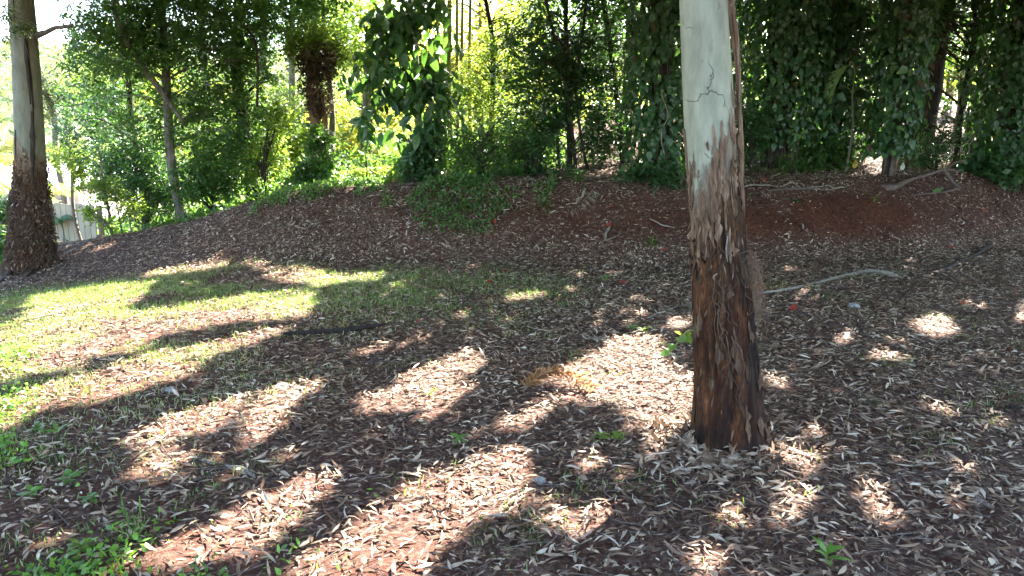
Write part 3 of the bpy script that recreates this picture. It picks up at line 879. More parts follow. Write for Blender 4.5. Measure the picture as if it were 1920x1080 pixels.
# ------------------------------------------------------------------ big gum at the left
LB = gp(58, 512)
def left_gum():
    Yd = LB[1] + 0.25
    P, r = gum_profile([(-300, 20, 28), (0, 22, 39), (100, 23, 47), (200, 24.5, 53), (300, 26, 57), (350, 26, 57), (400, 30, 58), (450, 33, 58), (505, 38, 58)], Yd)
    P = np.vstack([P, [P[0][0] - 0.6, Yd, 10.5], [P[8][0], Yd, LB[2] - 0.3]]); r = np.append(r, [0.08, r[8] * 1.12])
    zs = np.concatenate([np.arange(LB[2] - 0.25, 4.5, 0.02), np.arange(4.5, 10.4, 0.15)])
    def disp(T, Z, rr):
        low = (1 - np.clip((Z - 0.7) / 0.8, 0, 1)) * np.ones_like(T)
        return 0.05 * low * (fbm(np.cos(T) * 5, np.sin(T) * 5, Z * 1.5, 3) - .5) + 0.04 * low * (fbm(np.cos(T) * 16, np.sin(T) * 16, Z * 4, 3) - .5) + 0.012 * (fbm(np.cos(T) * 2, np.sin(T) * 2, Z, 2) - .5)
    rt = root('gum_tree', (P[8][0], Yd, LB[2]), 'thick grey gum with a shaggy brown skirt of dead vine, in front of the house', 'tree')
    V, f4, surf = trunk_mesh(P, r, zs, 90, disp)
    g = Geo(); g.add(V, None, f4)
    g.build('trunk', gum_bark('gum_bark_grey', 1.35, 2.95, -1.2, 0, .8), rt, smooth=True)
    # dark streaks down the trunk
    for a0, z1, z0, w in ((-0.9, 2.95, 2.0, .035), (-0.75, 3.0, 1.3, .02), (-0.85, 1.9, 0.9, .045), (-2.0, 1.65, 1.2, .02), (-1.6, 4.2, 3.0, .012)):
        g = Geo(); add_tube(g, [surf(a0 + .05 * math.sin(z * 4), z, 0.002) for z in np.linspace(z1, z0, 9)], [w * .4, w, w * .7, w * .3], 6, 36, rough=.5, rs=14, flat=0.35)
        g.build('dark_bark_streak', M['bark_dark'], rt, smooth=True)
    # shaggy skirt of dead vine
    g = Geo(); zb = LB[2]
    for k in range(1100):
        th = rng.uniform(-math.pi, math.pi); z = zb + rng.beta(1.2, 1.5) * 1.6
        hgt = (z - zb)
        o = rng.uniform(0, 0.05) * min(1, (1.6 - hgt) * 1.5)
        pts = [surf(th, z, o)]
        ln = rng.uniform(0.08, 0.35); a = th
        for q in (0.5, 1):
            a += rng.normal() * .22
            pts.append(surf(a, max(z - ln * q, zb), o + rng.uniform(0, .035)))
        add_tube(g, pts, [rng.uniform(0.002, 0.006), 0.002], 3, 6, caps=False, tint=rng.random())
    g.build('vine_stems', M['vine_brown'], rt, kind='stuff')
    g = Geo(); n = 2300
    th = rng.uniform(-math.pi, math.pi, n); z = zb + rng.beta(1.3, 1.9, n) * 1.75
    P_ = np.array([surf(a, b, rng.uniform(0, .045)) for a, b in zip(th, z)])
    add_leaves(g, P_, rdir(n, (0, 0, -1.2)), rdir(n), rng.uniform(.03, .09, n), rng.uniform(.012, .03, n), nst=2, bend=rng.normal(size=n) * .3, tint=rng.beta(1.4, 2.8, n))
    g.build('dead_leaves', M['litter'], rt, kind='stuff')
    # side limb with broken tip, and leaf spray
    g = Geo()
    q = [at(66, 68, Yd), at(82, 62, Yd - .05), at(105, 52, Yd - .1), at(125, 50, Yd - .12), at(138, 46, Yd - .12)]
    add_tube(g, q, [0.05, 0.035, 0.026, 0.024, 0.014], 9, 24, rough=.25, rs=20)
    add_tube(g, [at(130, 49, Yd - .12), at(131, 42, Yd - .13)], [0.012, 0.005], 6, 6)
    g.build('broken_limb', M['bark_grey'], rt, smooth=True)
    g = Geo()
    for (a, b) in (((20, 30), (75, 58)), ((60, 50), (10, 55)), ((5, 10), (40, 45)), ((45, 75), (54, 108))):
        add_tube(g, [at(a[0], a[1], Yd - .5), (at(a[0], a[1], Yd - .5) + at(b[0], b[1], Yd - .4)) / 2 + np.array([0, 0, .03]), at(b[0], b[1], Yd - .4)], [0.006, 0.003], 5, 10)
    g.build('twigs', M['stick'], rt, kind='stuff')
    g = Geo(); C = crown_clusters([(35, 50, 34, 14, Yd - .45, .15, 26), (5, 20, 20, 20, Yd - .5, .2, 14), (10, 70, 12, 8, Yd - .4, .1, 5)])
    leafy(g, C, 16, .06, .075, .018, .6, cull=False)
    g.build('leaf_spray', M['gum_leaf'], rt, kind='stuff')
    # surface roots
    for (pl, r0) in ((((30, 505), (0, 530), (-40, 560)), .035), (((90, 500), (125, 512), (160, 522)), .03), (((60, 512), (40, 530), (20, 545)), .025), (((85, 495), (112, 500), (128, 512)), .02)):
        g = Geo(); pts = [gp(*a) + np.array([0, 0, .01]) for a in pl]; pts[0] = pts[0] + np.array([0, .1, .05])
        add_tube(g, pts, [r0, r0 * .7, r0 * .25], 7, 20, rough=.3, rs=15); g.build('surface_root', M['bark_dark'], rt, smooth=True)
    CANOPY_SITES.append(dict(root=rt, x=P[-2][0], y=Yd, top=np.array([P[-2][0] + .3, Yd, 7.0]), g=Geo(), leaf=M['gum_leaf'], bark=M['bark_grey'], name='crown', shade_canopy=True))  # crown of unseen leaves alone, added for the shade they cast
left_gum()

# ------------------------------------------------------------------ the screen of trees on the bank
def up_px(px, Yd, top_px, hz, wob=0.05, n=6):
    """trunk whose foot stands at column px and which leans to column top_px at height hz"""
    b = gbase(px, Yd)
    dx = (top_px - px) / F * Yd
    return b, up(b, hz, (dx, 0), wob, n)

# dense small leaved tree at the left, with a pale leaning limb
b, pts = up_px(347, 12.3, 338, 6.0)
tree('small_leaved_tree', 'dense small-leaved tree with thin grey upright trunk, at the left end of the bank', b, pts, [0.09, 0.07, 0.05, 0.03], 'bark_grey', 'mid_leaf',
     [(330, 90, 150, 120, 12.3, 1.0, 190), (240, 60, 90, 90, 12.0, .7, 90), (420, 60, 70, 100, 12.0, .7, 80), (300, 230, 110, 70, 12.6, .7, 90), (420, 230, 80, 90, 12.4, .6, 80), (300, -60, 190, 60, 12.3, 1.0, 60), (190, 120, 60, 90, 12.6, .6, 60), (300, 20, 160, 60, 12, .8, 110)], per=54, rc=.17, L=.075, W=.034, nbranch=8, ntwig=50,
     extra_trunks=[([at(345, 230, 12.0), at(300, 168, 11.9), at(255, 105, 11.8), at(222, 42, 11.7), at(205, -40, 11.7)], [0.035, 0.05, 0.045, 0.035, 0.03])])
b, pts = up_px(480, 12.8, 470, 6.0)
tree('dark_bushy_tree', 'dark bushy tree between the small-leaved tree and the shaggy-crowned one', b, pts, [0.12, 0.1, 0.07, 0.04], 'bark_dark', 'mid_leaf',
     [(460, 150, 60, 150, 12.6, .7, 110), (430, 300, 70, 60, 12.2, .6, 70), (520, 10, 80, 50, 12.8, .7, 80), (600, -10, 60, 34, 13.4, .5, 50), (380, 320, 50, 50, 12.2, .4, 40)], per=48, rc=.16, L=.08, W=.036, nbranch=6, ntwig=30,
     extra_trunks=[([at(482, 200, 11.9), at(483, 120, 11.9), at(475, 70, 11.9), at(440, 30, 11.9)], [.02, .022, .02, .012])])
b, pts = up_px(268, 13.2, 262, 5.0)
tree('feathery_tree', 'feathery dark green tree low beside the house, behind the lime shrub', b, pts, [0.06, 0.05, 0.03], 'bark_dark', 'dark_leaf',
     [(250, 290, 80, 60, 13, .6, 130), (300, 350, 60, 40, 12.8, .5, 60), (180, 240, 60, 50, 13.6, .6, 60), (170, 180, 70, 50, 14.2, .8, 50), (340, 340, 60, 40, 12.9, .4, 40)], per=44, rc=.17, L=.075, W=.032, nbranch=6, ntwig=30)
b, pts = up_px(150, 14.2, 148, 2.6)
tree('lime_shrub', 'bright lime-green rounded shrub with fine leaves, above the plank fence', b, pts, [0.035, 0.02], 'bark_grey', 'lime_leaf',
     [(132, 295, 42, 34, 14.0, .35, 50), (170, 330, 34, 22, 14.0, .3, 20), (205, 60, 10, 10, 14.4, .3, 1)], per=60, rc=.12, L=.06, W=.03, nbranch=4, ntwig=14, cat='shrub', shade_canopy=False)
b, pts = up_px(212, 12.0, 200, 1.5, .02)
tree('sapling', 'light green sapling with thin stems, right of the plank fence', b, pts, [0.02, 0.01], 'bark_grey', 'lime_leaf',
     [(185, 345, 40, 22, 12.0, .25, 26), (235, 375, 40, 28, 12.0, .3, 26), (165, 395, 22, 20, 12, .2, 10), (200, 410, 26, 16, 12, .2, 8)], per=34, rc=.09, L=.065, W=.03, nbranch=5, ntwig=16, cat='sapling', shade_canopy=False,
     extra_trunks=[([gbase(245, 12.0), at(240, 385, 12.0), at(233, 355, 12.0)], [.012, .008]), ([gbase(228, 12.1), at(222, 400, 12.0), at(215, 360, 12.0)], [.014, .008])])
# shaggy brown-crowned tree
b, pts = up_px(602, 12.4, 592, 1.9, .03)
tree('shaggy_crowned_tree', 'tree with reddish multiple stem and narrow crown of dead brown leaves, under pale fresh foliage', b, pts, [0.10, 0.10, 0.08, 0.05], 'bark_red', 'brown_leaf',
     [(592, 140, 27, 66, 12.4, .25, 80), (616, 112, 18, 36, 12.3, .2, 20), (570, 106, 16, 34, 12.4, .2, 16), (596, 195, 16, 30, 12.4, .2, 26)], per=44, rc=.10, L=.07, W=.028, nbranch=6, ntwig=20, shade_canopy=False,
     extra_trunks=[([gbase(588, 12.35), at(590, 250, 12.35), at(592, 170, 12.35)], [.05, .05, .04]), ([gbase(614, 12.35), at(612, 250, 12.35), at(604, 170, 12.35)], [.04, .04, .03])], crown_name='dead_crown')
r_, rec = tree('pale_crowned_tree', 'pale airy tree whose sunlit leaves show above the shaggy brown crown', *up_px(640, 13.6, 622, 3.4), [0.06, 0.05, 0.03], 'bark_grey', 'lime_leaf',
     [(598, 66, 56, 26, 12.5, .4, 90), (556, 88, 20, 30, 12.5, .3, 24), (636, 92, 20, 34, 12.6, .3, 26)], per=46, rc=.14, L=.06, W=.028, nbranch=5, ntwig=24, shade_canopy=False)

# big-leaved tree: its leaves are parts
def leaf_template(name, mat, nst=3, W=0.42, bend=-0.18, fold=0.35, shape=0.8, sickle=0.0, tint=.5):
    g = Geo()
    # two halves joined at a midrib
    ts = [i / (nst + 1) for i in range(nst + 2)]
    V = []; F4 = []; F3 = []
    mid = []
    for t in ts:
        mid.append(len(V)); V.append((sickle * 4 * t * (1 - t), t, bend * t * t))
    for sgn in (-1, 1):
        prev = None
        for k in range(1, nst + 1):
            t = ts[k]; w = math.sin(math.pi * t ** shape) * W / 2
            idx = len(V); V.append((sickle * 4 * t * (1 - t) + sgn * w, t, bend * t * t + fold * w))
            if k == 1: F3.append((mid[0], mid[1], idx) if sgn < 0 else (mid[0], idx, mid[1]))
            else: F4.append((mid[k - 1], mid[k], idx, prev) if sgn < 0 else (mid[k - 1], prev, idx, mid[k]))
            prev = idx
        F3.append((mid[nst], mid[nst + 1], prev) if sgn < 0 else (mid[nst], prev, mid[nst + 1]))
    g.add(np.array(V), F3, F4, tint)
    return g.mesh(name, mat, smooth=True)
def place_leaf(me, parent, P, D, N, L, name='leaf'):
    o = bpy.data.objects.new(name, me)
    COL.objects.link(o)
    o.parent = parent
    D = Vector(D).normalized(); N = Vector(N); N = (N - D * N.dot(D)).normalized(); S = D.cross(N)
    m = Matrix((S, D, N)).transposed().to_4x4()
    m = Matrix.Translation(Vector(P - ORG[parent.name])) @ m @ Matrix.Diagonal((L, L, L, 1))
    o.matrix_basis = m
    return o
BIG = [leaf_template('large_leaf', M['dark_leaf_one'], 3, w_, b_, .3, .8) for w_, b_ in ((.42, -.2), (.5, -.35), (.36, -.1))]
VINE = [leaf_template('vine_leaf', M['dark_leaf_one'], 2, w_, b_, .3, .62) for w_, b_ in ((.62, -.2), (.75, -.3), (.55, -.1))] + [leaf_template('dead_vine_leaf', M['brown_leaf'], 2, .5, -.6, .9, .62)]

b, pts = up_px(792, 11.3, 772, 5.0, .03)
bt, rec = tree('broad_leaved_tree', 'broad-leaved tree with big dark hanging leaves and a thin pale stem, halfway along the bank', b, pts, [0.045, 0.035, 0.03, 0.02], 'bark_grey', 'dark_leaf',
     [(760, 40, 90, 60, 11.4, .5, 40), (740, 140, 70, 60, 11.4, .5, 45), (790, 200, 60, 80, 11.5, .4, 45), (700, 240, 30, 40, 11.4, .3, 10), (785, 265, 42, 60, 11.45, .35, 60), (775, 160, 50, 110, 11.6, .3, 60)], per=14, rc=.16, L=.19, W=.085, down=.8, nbranch=9, ntwig=16, nst=2, flat=.9)
C = crown_clusters([(760, 30, 95, 60, 11.1, .5, 85), (735, 130, 70, 60, 11.1, .5, 75), (785, 220, 60, 95, 11.1, .4, 85), (700, 240, 34, 44, 11.1, .3, 22), (655, 160, 26, 30, 11.1, .3, 12), (820, 75, 40, 30, 11, .3, 20)])
for k, c in enumerate(C[:299]):
    d = rng.normal(size=3) * .45 + np.array([0, -.25, -.75])
    place_leaf(BIG[k % 3], bt, c, d, rng.normal(size=3) * .35 + np.array([0, -.7, .7]), rng.uniform(.15, .27))

# cane clump and lime trees behind
b, pts = up_px(850, 15.0, 842, 7.0, .03)
tree('cane_clump', 'clump of upright yellow-green canes rising out of the sunlit foliage behind the broad-leaved tree', b, pts, [0.05, 0.045, 0.04], 'bark_lime', 'yellow_leaf',
     [(840, 40, 80, 70, 15, .6, 70), (900, 60, 60, 60, 15.5, .6, 60)], per=40, rc=.18, L=.11, W=.03, down=.6, nbranch=3, ntwig=16, cat='bamboo', shade_canopy=False,
     extra_trunks=[([gbase(px, 15.2), at(px - 4, 150, 15.2), at(px - 6 + k, 0, 15.2), at(px - 8 + 2 * k, -120, 15.2)], [.035, .03, .028]) for k, px in enumerate((826, 838, 861, 870, 884))])
b, pts = up_px(925, 13.6, 918, 5.5)
tree('light_green_tree', 'airy light green tree with fine leaves, left of the dark thicket', b, pts, [0.05, 0.04, 0.02], 'bark_dark', 'lime_leaf',
     [(920, 100, 80, 90, 13.8, .6, 120), (880, 190, 60, 60, 13.4, .5, 60), (960, 220, 60, 60, 13.2, .5, 60), (980, 30, 60, 60, 13.6, .6, 50)], per=44, rc=.16, L=.06, W=.026, nbranch=6, ntwig=50)
b, pts = up_px(1068, 11.9, 1040, 6.0)
tree('slender_thicket_tree', 'slender tree of several thin dark stems with fine dark foliage, left of the vine-clad trunk', b, pts, [0.045, 0.04, 0.03, 0.02], 'bark_dark', 'dark_leaf',
     [(1010, 110, 90, 100, 12.0, .6, 150), (1100, 130, 80, 110, 12.2, .6, 150), (1040, 230, 110, 50, 12.2, .5, 100), (1140, 250, 60, 60, 12.3, .5, 60), (1100, -10, 110, 50, 12, .6, 60)], per=46, rc=.16, L=.085, W=.036, nbranch=6, ntwig=70,
     extra_trunks=[([gbase(1078, 11.8), at(1073, 250, 11.8), at(1058, 150, 11.8), at(1030, 30, 11.8), at(1010, -60, 11.8)], [.03, .028, .025, .02]),
                   ([gbase(1100, 11.9), at(1092, 270, 11.9), at(1080, 170, 11.9), at(1095, 40, 11.9), at(1100, -60, 11.9)], [.025, .022, .02]),
                   ([gbase(1165, 12.4), at(1158, 200, 12.4), at(1145, 90, 12.4), at(1125, -40, 12.4)], [.05, .045, .04]),
                   ([gbase(1048, 12.2), at(1045, 260, 12.2), at(1042, 200, 12.2)], [.03, .025])])

# vine clad trunks
def vine_clad(name, label, px, Yd, topx, hz, r0, cols, nobj, nmass, barepy=None, rad=.42, spread=1.0, bark='bark_dark', py0=-60, py1=330, nstems=9):
    b, pts = up_px(px, Yd, topx, hz, .04)
    t, rec = tree(name, label, b, pts, [r0 * 1.15, r0, r0 * .85, r0 * .7], bark, 'dark_leaf', [], shade_canopy=True, ntwig=0, nbranch=0)
    path = smooth_path(pts, 60)
    g = rec['g']
    def pos(n, front):
        py = rng.uniform(py0, barepy or py1, n)
        z = np.array([at(px, a, Yd)[2] for a in py])
        cx = np.interp(z, path[:, 2], path[:, 0]); cy = np.interp(z, path[:, 2], path[:, 1])
        a = rng.uniform(-math.pi, 0, n) if front else rng.uniform(0, 2 * math.pi, n)
        wid = rad * (0.45 + 1.15 * fbm(z * 1.3 + px, np.cos(a) * 1.1 + px * .1, np.sin(a) * 1.1, o=3)) * spread
        q = wid * (0.8 + .3 * rng.random(n)) if front else wid * rng.random(n) ** .5
        P = np.stack([cx + q * np.cos(a), cy + q * np.sin(a), z], 1)
        return P, a
    P, a = pos(nmass, False)
    keep = P[:, 2] > terrain(P[:, 0], P[:, 1]) + .05
    keep &= ~sunlit_gap(P); P = P[keep]; a = a[keep]; n = len(P)
    D = np.stack([np.cos(a) * .3, np.sin(a) * .3, -np.ones(n)], 1) + rng.normal(size=(n, 3)) * .35
    N = np.stack([np.cos(a), np.sin(a), np.full(n, .35)], 1) + rng.normal(size=(n, 3)) * .4
    add_leaves(g, P, D, N, rng.uniform(.08, .15, n), rng.uniform(.05, .09, n), nst=2, shape=.65, fold=.3, bend=-.2)
    P, a = pos(nobj, True)
    keep = P[:, 2] > terrain(P[:, 0], P[:, 1]) + .05; P = P[keep]; a = a[keep]
    for k in range(len(P)):
        place_leaf(VINE[3 if k % 17 == 0 else k % 3], t, P[k], np.array([math.cos(a[k]) * .45, math.sin(a[k]) * .45, -.9]) + rng.normal(size=3) * .5,
                   np.array([math.cos(a[k]), math.sin(a[k]), .5]) + rng.normal(size=3) * .4, rng.uniform(.07, .18))
    for k in range(nstems):
        z0 = b[2] + .1; aa = rng.uniform(-math.pi, 0)
        pp = [np.array([np.interp(z, path[:, 2], path[:, 0]) + (r0 + .02 + .02 * math.sin(z * 3 + k)) * math.cos(aa + .3 * math.sin(z * 1.3 + k)), np.interp(z, path[:, 2], path[:, 1]) + (r0 + .03) * math.sin(aa + .3 * math.sin(z * 1.3 + k)), z]) for z in np.linspace(b[2], b[2] + 3.2, 9)]
        gg = Geo(); add_tube(gg, pp, [.012, .009], 5, 30); gg.build('vine_stem', M['stick'], t, smooth=True)
    return t, rec
vine_clad('vine_clad_tree', 'trunk wrapped in large drooping vine leaves, just left of the pale gum trunk', 1232, 11.2, 1225, 6, .14, 0, 290, 3800, rad=.52)
t_ = bpy.data.objects['vine_clad_tree']
g = Geo(); add_tube(g, [at(1240, 175, 10.6), at(1252, 215, 10.6), at(1243, 240, 10.6), at(1240, 262, 10.6), at(1246, 290, 10.6), at(1252, 318, 10.7)], [.008, .009, .006], 6, 40); g.build('hanging_stem', M['grey_stick'], t_, smooth=True)
vine_clad('vine_clad_tree', 'very dark vine-covered tree immediately right of the pale gum trunk', 1445, 12.2, 1440, 6, .2, 0, 180, 5200, rad=.75, py1=270)
vine_clad('vine_clad_tree', 'leafy vine-covered tree right of the very dark one, beside the hanging palm leaf', 1548, 12.4, 1540, 6, .12, 0, 200, 3400, rad=.5, py1=310)
vine_clad('vine_clad_tree', 'vine-covered tree whose bare grey-brown stump of trunk shows below the leaves', 1652, 11.3, 1655, 6, .075, 0, 240, 2600, rad=.42, barepy=285)
vine_clad('vine_clad_tree', 'broad curtain of vine leaves at the right edge of the bank, reaching the ground', 1868, 12.1, 1880, 6, .16, 0, 290, 6600, rad=.72, py1=350)
vine_clad('vine_clad_tree', 'vine-covered tree standing past the broad curtain of vine', 2080, 11.4, 2080, 6, .16, 0, 60, 3000, rad=.7)
b, pts = up_px(1702, 13.0, 1738, 6.2, .03)
tree('dark_trunked_tree', 'stout bare dark trunk leaning slightly, between the vine-covered trees', b, pts, [0.25, 0.21, 0.2, .18], 'bark_dark', 'dark_leaf', [(1700, 40, 60, 50, 12.6, .5, 40), (1760, 60, 50, 60, 13.2, .5, 30)], per=36, rc=.2, L=.1, W=.045, nbranch=4, ntwig=20)
b, pts = up_px(1780, 12.6, 1772, 5.2, .03)
tree('thin_dark_tree', 'thin dark-stemmed tree in front of the bright gap at the right', b, pts, [0.05, 0.045, 0.03], 'bark_dark', 'dark_leaf', [(1780, 0, 70, 60, 12.6, .5, 60), (1600, 50, 60, 80, 12.8, .5, 60), (1500, 60, 70, 80, 12.8, .5, 70), (1690, 70, 50, 70, 12.4, .4, 40), (1610, 200, 40, 60, 12.6, .3, 40)], per=36, rc=.2, L=.1, W=.045, nbranch=4, ntwig=20)

# tops that close the view along the upper edge, and the shaded second row at the right
row = [(1330, 14.5, 'dark_leaf'), (1500, 15.5, 'dark_leaf'), (1620, 16.5, 'mid_leaf'), (1800, 17, 'dark_leaf'), (1960, 15, 'dark_leaf'), (1170, 15.5, 'dark_leaf')]
rl = ['dark tree in the second row, hidden behind the pale gum trunk', 'dark tree in the second row, behind the two leafy vine-covered trees', 'mid-green tree in the second row, behind the tree with the bare stump',
      'dark tree in the second row, behind the palm fronds', 'dark tree in the second row, behind the broad vine curtain', 'dark tree in the second row, right behind the slender thicket']
for (px, Yd, lf), lb in zip(row, rl):
    b, pts = up_px(px, Yd, px + rng.uniform(-20, 20), 6.5, .08)
    tree('understorey_tree', lb, b, pts, [0.12, 0.1, 0.07], 'bark_dark', lf,
         [(px, 20, 110, 80, Yd, .8, 90), (px + 30, 110, 90, 60, Yd, .7, 50), (px - 40, 180, 60, 40, Yd, .6, 14)], per=34, rc=.22, L=.12, W=.055, nbranch=5, ntwig=30, group='shaded trees of the second row')

# sunlit trees beyond
far = [(110, 26, 'gum_leaf', 150, 60, 'pale grey-green tree beside the house roof'), (250, 20, 'lime_leaf', 120, 90, 'sunlit tree behind the feathery dark one'),
       (400, 19, 'yellow_leaf', 230, 110, 'yellow-green tree glowing through the small-leaved tree'), (500, 17, 'lime_leaf', 210, 100, 'lime tree glowing low behind the dark bushy tree'),
       (620, 20, 'yellow_leaf', 250, 90, 'yellow-green tree behind the reddish stems'), (700, 24, 'lime_leaf', 170, 120, 'lime tree seen between the reddish stems and the broad leaves'),
       (560, 27, 'gum_leaf', 150, 100, 'pale tree far behind the shaggy brown crown'), (800, 21, 'yellow_leaf', 120, 130, 'bright yellow tree behind the canes'),
       (900, 18, 'yellow_leaf', 60, 120, 'tall bright yellow-green tree filling the gap above the light green tree'), (1000, 24, 'lime_leaf', 130, 120, 'lime tree behind the fine dark foliage of the thicket'),
       (1120, 26, 'yellow_leaf', 160, 110, 'yellow-green tree whose light flickers through the thicket'), (1380, 25, 'lime_leaf', 60, 120, 'sunlit tree peeping past the right edge of the gum trunk'),
       (1560, 27, 'yellow_leaf', 110, 90, 'sunlit tree behind the hanging palm leaf'), (1760, 24, 'yellow_leaf', 90, 80, 'sunlit yellow tree in the bright gap at the right'),
       (1900, 27, 'lime_leaf', 90, 100, 'sunlit tree behind the broad vine curtain'), (330, 27, 'mid_leaf', 120, 100, 'mid-green tree far behind the leaning pale limb'),
       (690, 19, 'lime_leaf', 40, 90, 'tall lime tree closing the gap left of the broad-leaved tree'), (1180, 19, 'mid_leaf', 30, 90, 'tall green tree closing the gap left of the drooping vine leaves'),
       (1010, 20, 'mid_leaf', 10, 110, 'tall mid-green tree over the slender thicket'), (560, 21, 'mid_leaf', -10, 100, 'tall mid-green tree over the shaggy brown crown')]
for px, Yd, lf, py, rr, lb in far:
    b, pts = up_px(px, Yd, px + rng.uniform(-30, 30), 7, .1)
    s = 12.0 / Yd * 1.5
    tree('sunlit_tree', lb + ', beyond the bank', b, pts, [0.13, 0.1, 0.06], 'bark_grey', lf,
         [(px, py, rr, rr * .8, Yd, 1.3, 70), (px - rr * .6, py + rr * .6, rr * .6, rr * .5, Yd, 1.0, 36), (px + rr * .6, py + rr * .5, rr * .6, rr * .5, Yd, 1.0, 36)], per=34, rc=.32, L=.15, W=.07, nbranch=5, ntwig=20, group='sunlit trees beyond the bank', cull=False, shade_canopy=False)

# ------------------------------------------------------------------ shrubs and ferns along the bank top
shr = [
 (905, 10.7, 'mid_leaf', [(905, 300, 70, 60, 10.8, .35, 80), (860, 270, 40, 50, 10.8, .3, 40), (950, 260, 50, 60, 10.9, .3, 50)], 'arching fine-leaved bush spilling over the bank below the light green tree', .055, .02),
 (1000, 10.9, 'dark_leaf', [(990, 290, 60, 50, 11.0, .35, 60), (1040, 330, 40, 26, 11, .3, 20)], 'dark bush at the foot of the slender thicket', .07, .03),
 (1240, 10.6, 'dark_leaf', [(1235, 335, 56, 26, 10.5, .3, 40), (1190, 335, 40, 22, 10.6, .25, 24)], 'fern-like bush at the foot of the trunk wrapped in drooping vine leaves', .08, .03),
 (615, 11.6, 'mid_leaf', [(612, 315, 40, 34, 11.6, .3, 44), (570, 330, 36, 22, 11.5, .3, 24), (600, 265, 22, 40, 11.9, .2, 20)], 'leafy bush around the foot of the reddish stems', .09, .045),
 (690, 11.2, 'lime_leaf', [(690, 308, 50, 20, 11.4, .3, 34)], 'low lime bush in the sunny opening on the bank top', .07, .035),
 (500, 11.8, 'lime_leaf', [(500, 300, 36, 60, 12.2, .3, 50), (525, 230, 24, 40, 12.4, .3, 26)], 'sunlit bush between the dark bushy tree and the reddish stems', .07, .03),
 (775, 10.9, 'dark_leaf', [(780, 300, 26, 36, 11, .25, 44)], 'dark ivy-like bush wrapping the foot of the broad-leaved tree', .08, .04),
 (400, 12.2, 'mid_leaf', [(390, 350, 60, 26, 12.1, .3, 44)], 'low green bush under the small-leaved tree', .07, .03),
 (270, 12.8, 'mid_leaf', [(275, 395, 60, 20, 12.9, .4, 40)], 'low bright green growth beside the sapling', .06, .02),
 (290, 13.9, 'dark_leaf', [(290, 345, 70, 50, 14, .4, 130), (215, 330, 40, 50, 14.4, .4, 60)], 'dense dark bush between the sapling and the small-leaved tree', .08, .035),
 (1560, 11.9, 'mid_leaf', [(1545, 290, 50, 36, 11.9, .3, 60), (1500, 310, 30, 22, 11.8, .3, 24)], 'leafy bush at the foot of the vine-covered tree by the hanging palm leaf', .09, .04),
 (1740, 11.9, 'dark_leaf', [(1735, 285, 40, 30, 11.9, .3, 30), (1770, 250, 30, 40, 12.0, .3, 26)], 'thin dark bush at the foot of the thin dark-stemmed tree', .06, .025),
 (1400, 11.2, 'dark_leaf', [(1405, 250, 26, 60, 11.4, .25, 60)], 'dark bush right beside the pale gum trunk, above the log', .08, .035),
 (15, 12.5, 'mid_leaf', [(8, 400, 26, 40, 12.5, .4, 40), (10, 460, 20, 40, 11.5, .4, 30)], 'leafy bush behind the left flank of the big shaggy gum', .12, .03),
 (1480, 11.3, 'mid_leaf', [(1472, 300, 18, 12, 11.3, .15, 14)], 'small feathery bush on the bank top right of the pale gum trunk', .05, .015),
 (1860, 11.9, 'dark_leaf', [(1860, 310, 50, 34, 11.8, .3, 40)], 'bush of broad dark leaves at the foot of the broad vine curtain', .13, .07),
]
for px, Yd, lf, ells, lb, L_, W_ in shr:
    b = gbase(px, Yd)
    tree('shrub', lb, b, [b - [0, 0, .05], b + [0.02, 0, .25], b + [0.0, 0, .5]], [0.015, 0.008], 'bark_dark', lf, ells, per=44, rc=.12, L=L_, W=W_, nbranch=4, ntwig=20, cat='bush', shade_canopy=False, cull=True)

# creeping ground cover over the bank top
g = Geo(); n = 60000
x = rng.uniform(-6.5, 3.5, n); s = rng.uniform(0.35, 2.4, n); y = bank_base(x) + s * 1.35
m_ = fbm(x * 1.3 + 30, y * 1.3, o=3)
edge = np.interp(x, [-6.5, -4.6, -2.4, -1.4, -0.4, 0.2, 1.0, 2.2, 3.5], [2.0, 1.4, 1.2, .9, .35, .75, 1.1, 1.0, 1.2])
keep = (s > edge - 0.2 + 1.6 * (fbm(x * 2.6 + 3, y * 2.6, o=3) - .5)) & (m_ > .42 + .25 * (x > .6)) & (rng.random(n) < .8)
x, y = x[keep], y[keep]; n = len(x)
P = np.stack([x, y, terrain(x, y) + rng.uniform(.01, .12, n)], 1)
P = P[~sunlit_gap(P)]; n = len(P)
add_leaves(g, P, rdir(n, (0, -.5, -.1)), rdir(n, (0, -.4, 1.3)), rng.uniform(.03, .075, n), rng.uniform(.02, .045, n), shape=.7)
tag(g.build('ground_cover', M['mid_leaf']), 'creeping green leaves over the top of the bank', None, None, 'stuff')

g = Geo(); n = 90000
x = rng.uniform(-14, 1, n); y = rng.uniform(12.2, 26, n); k = ((x > -6.5) | (y > 19.3)) & (fbm(x * .8, y * .8, o=3) > .36) & (y > bank_base(x) + 1.6)
x, y = x[k], y[k]; n = len(x)
P = np.stack([x, y, terrain(x, y) + rng.uniform(.02, .9, n) * fbm(x * .7 + 9, y * .7)], 1)
add_leaves(g, P, rdir(n, (0, 0, .3)), rdir(n, (0, 0, 1.0)), rng.uniform(.08, .2, n), rng.uniform(.03, .08, n), shape=.7)
tag(g.build('undergrowth', M['mid_leaf']), 'sunlit green undergrowth on the low ground behind the trees at the left', None, None, 'stuff')

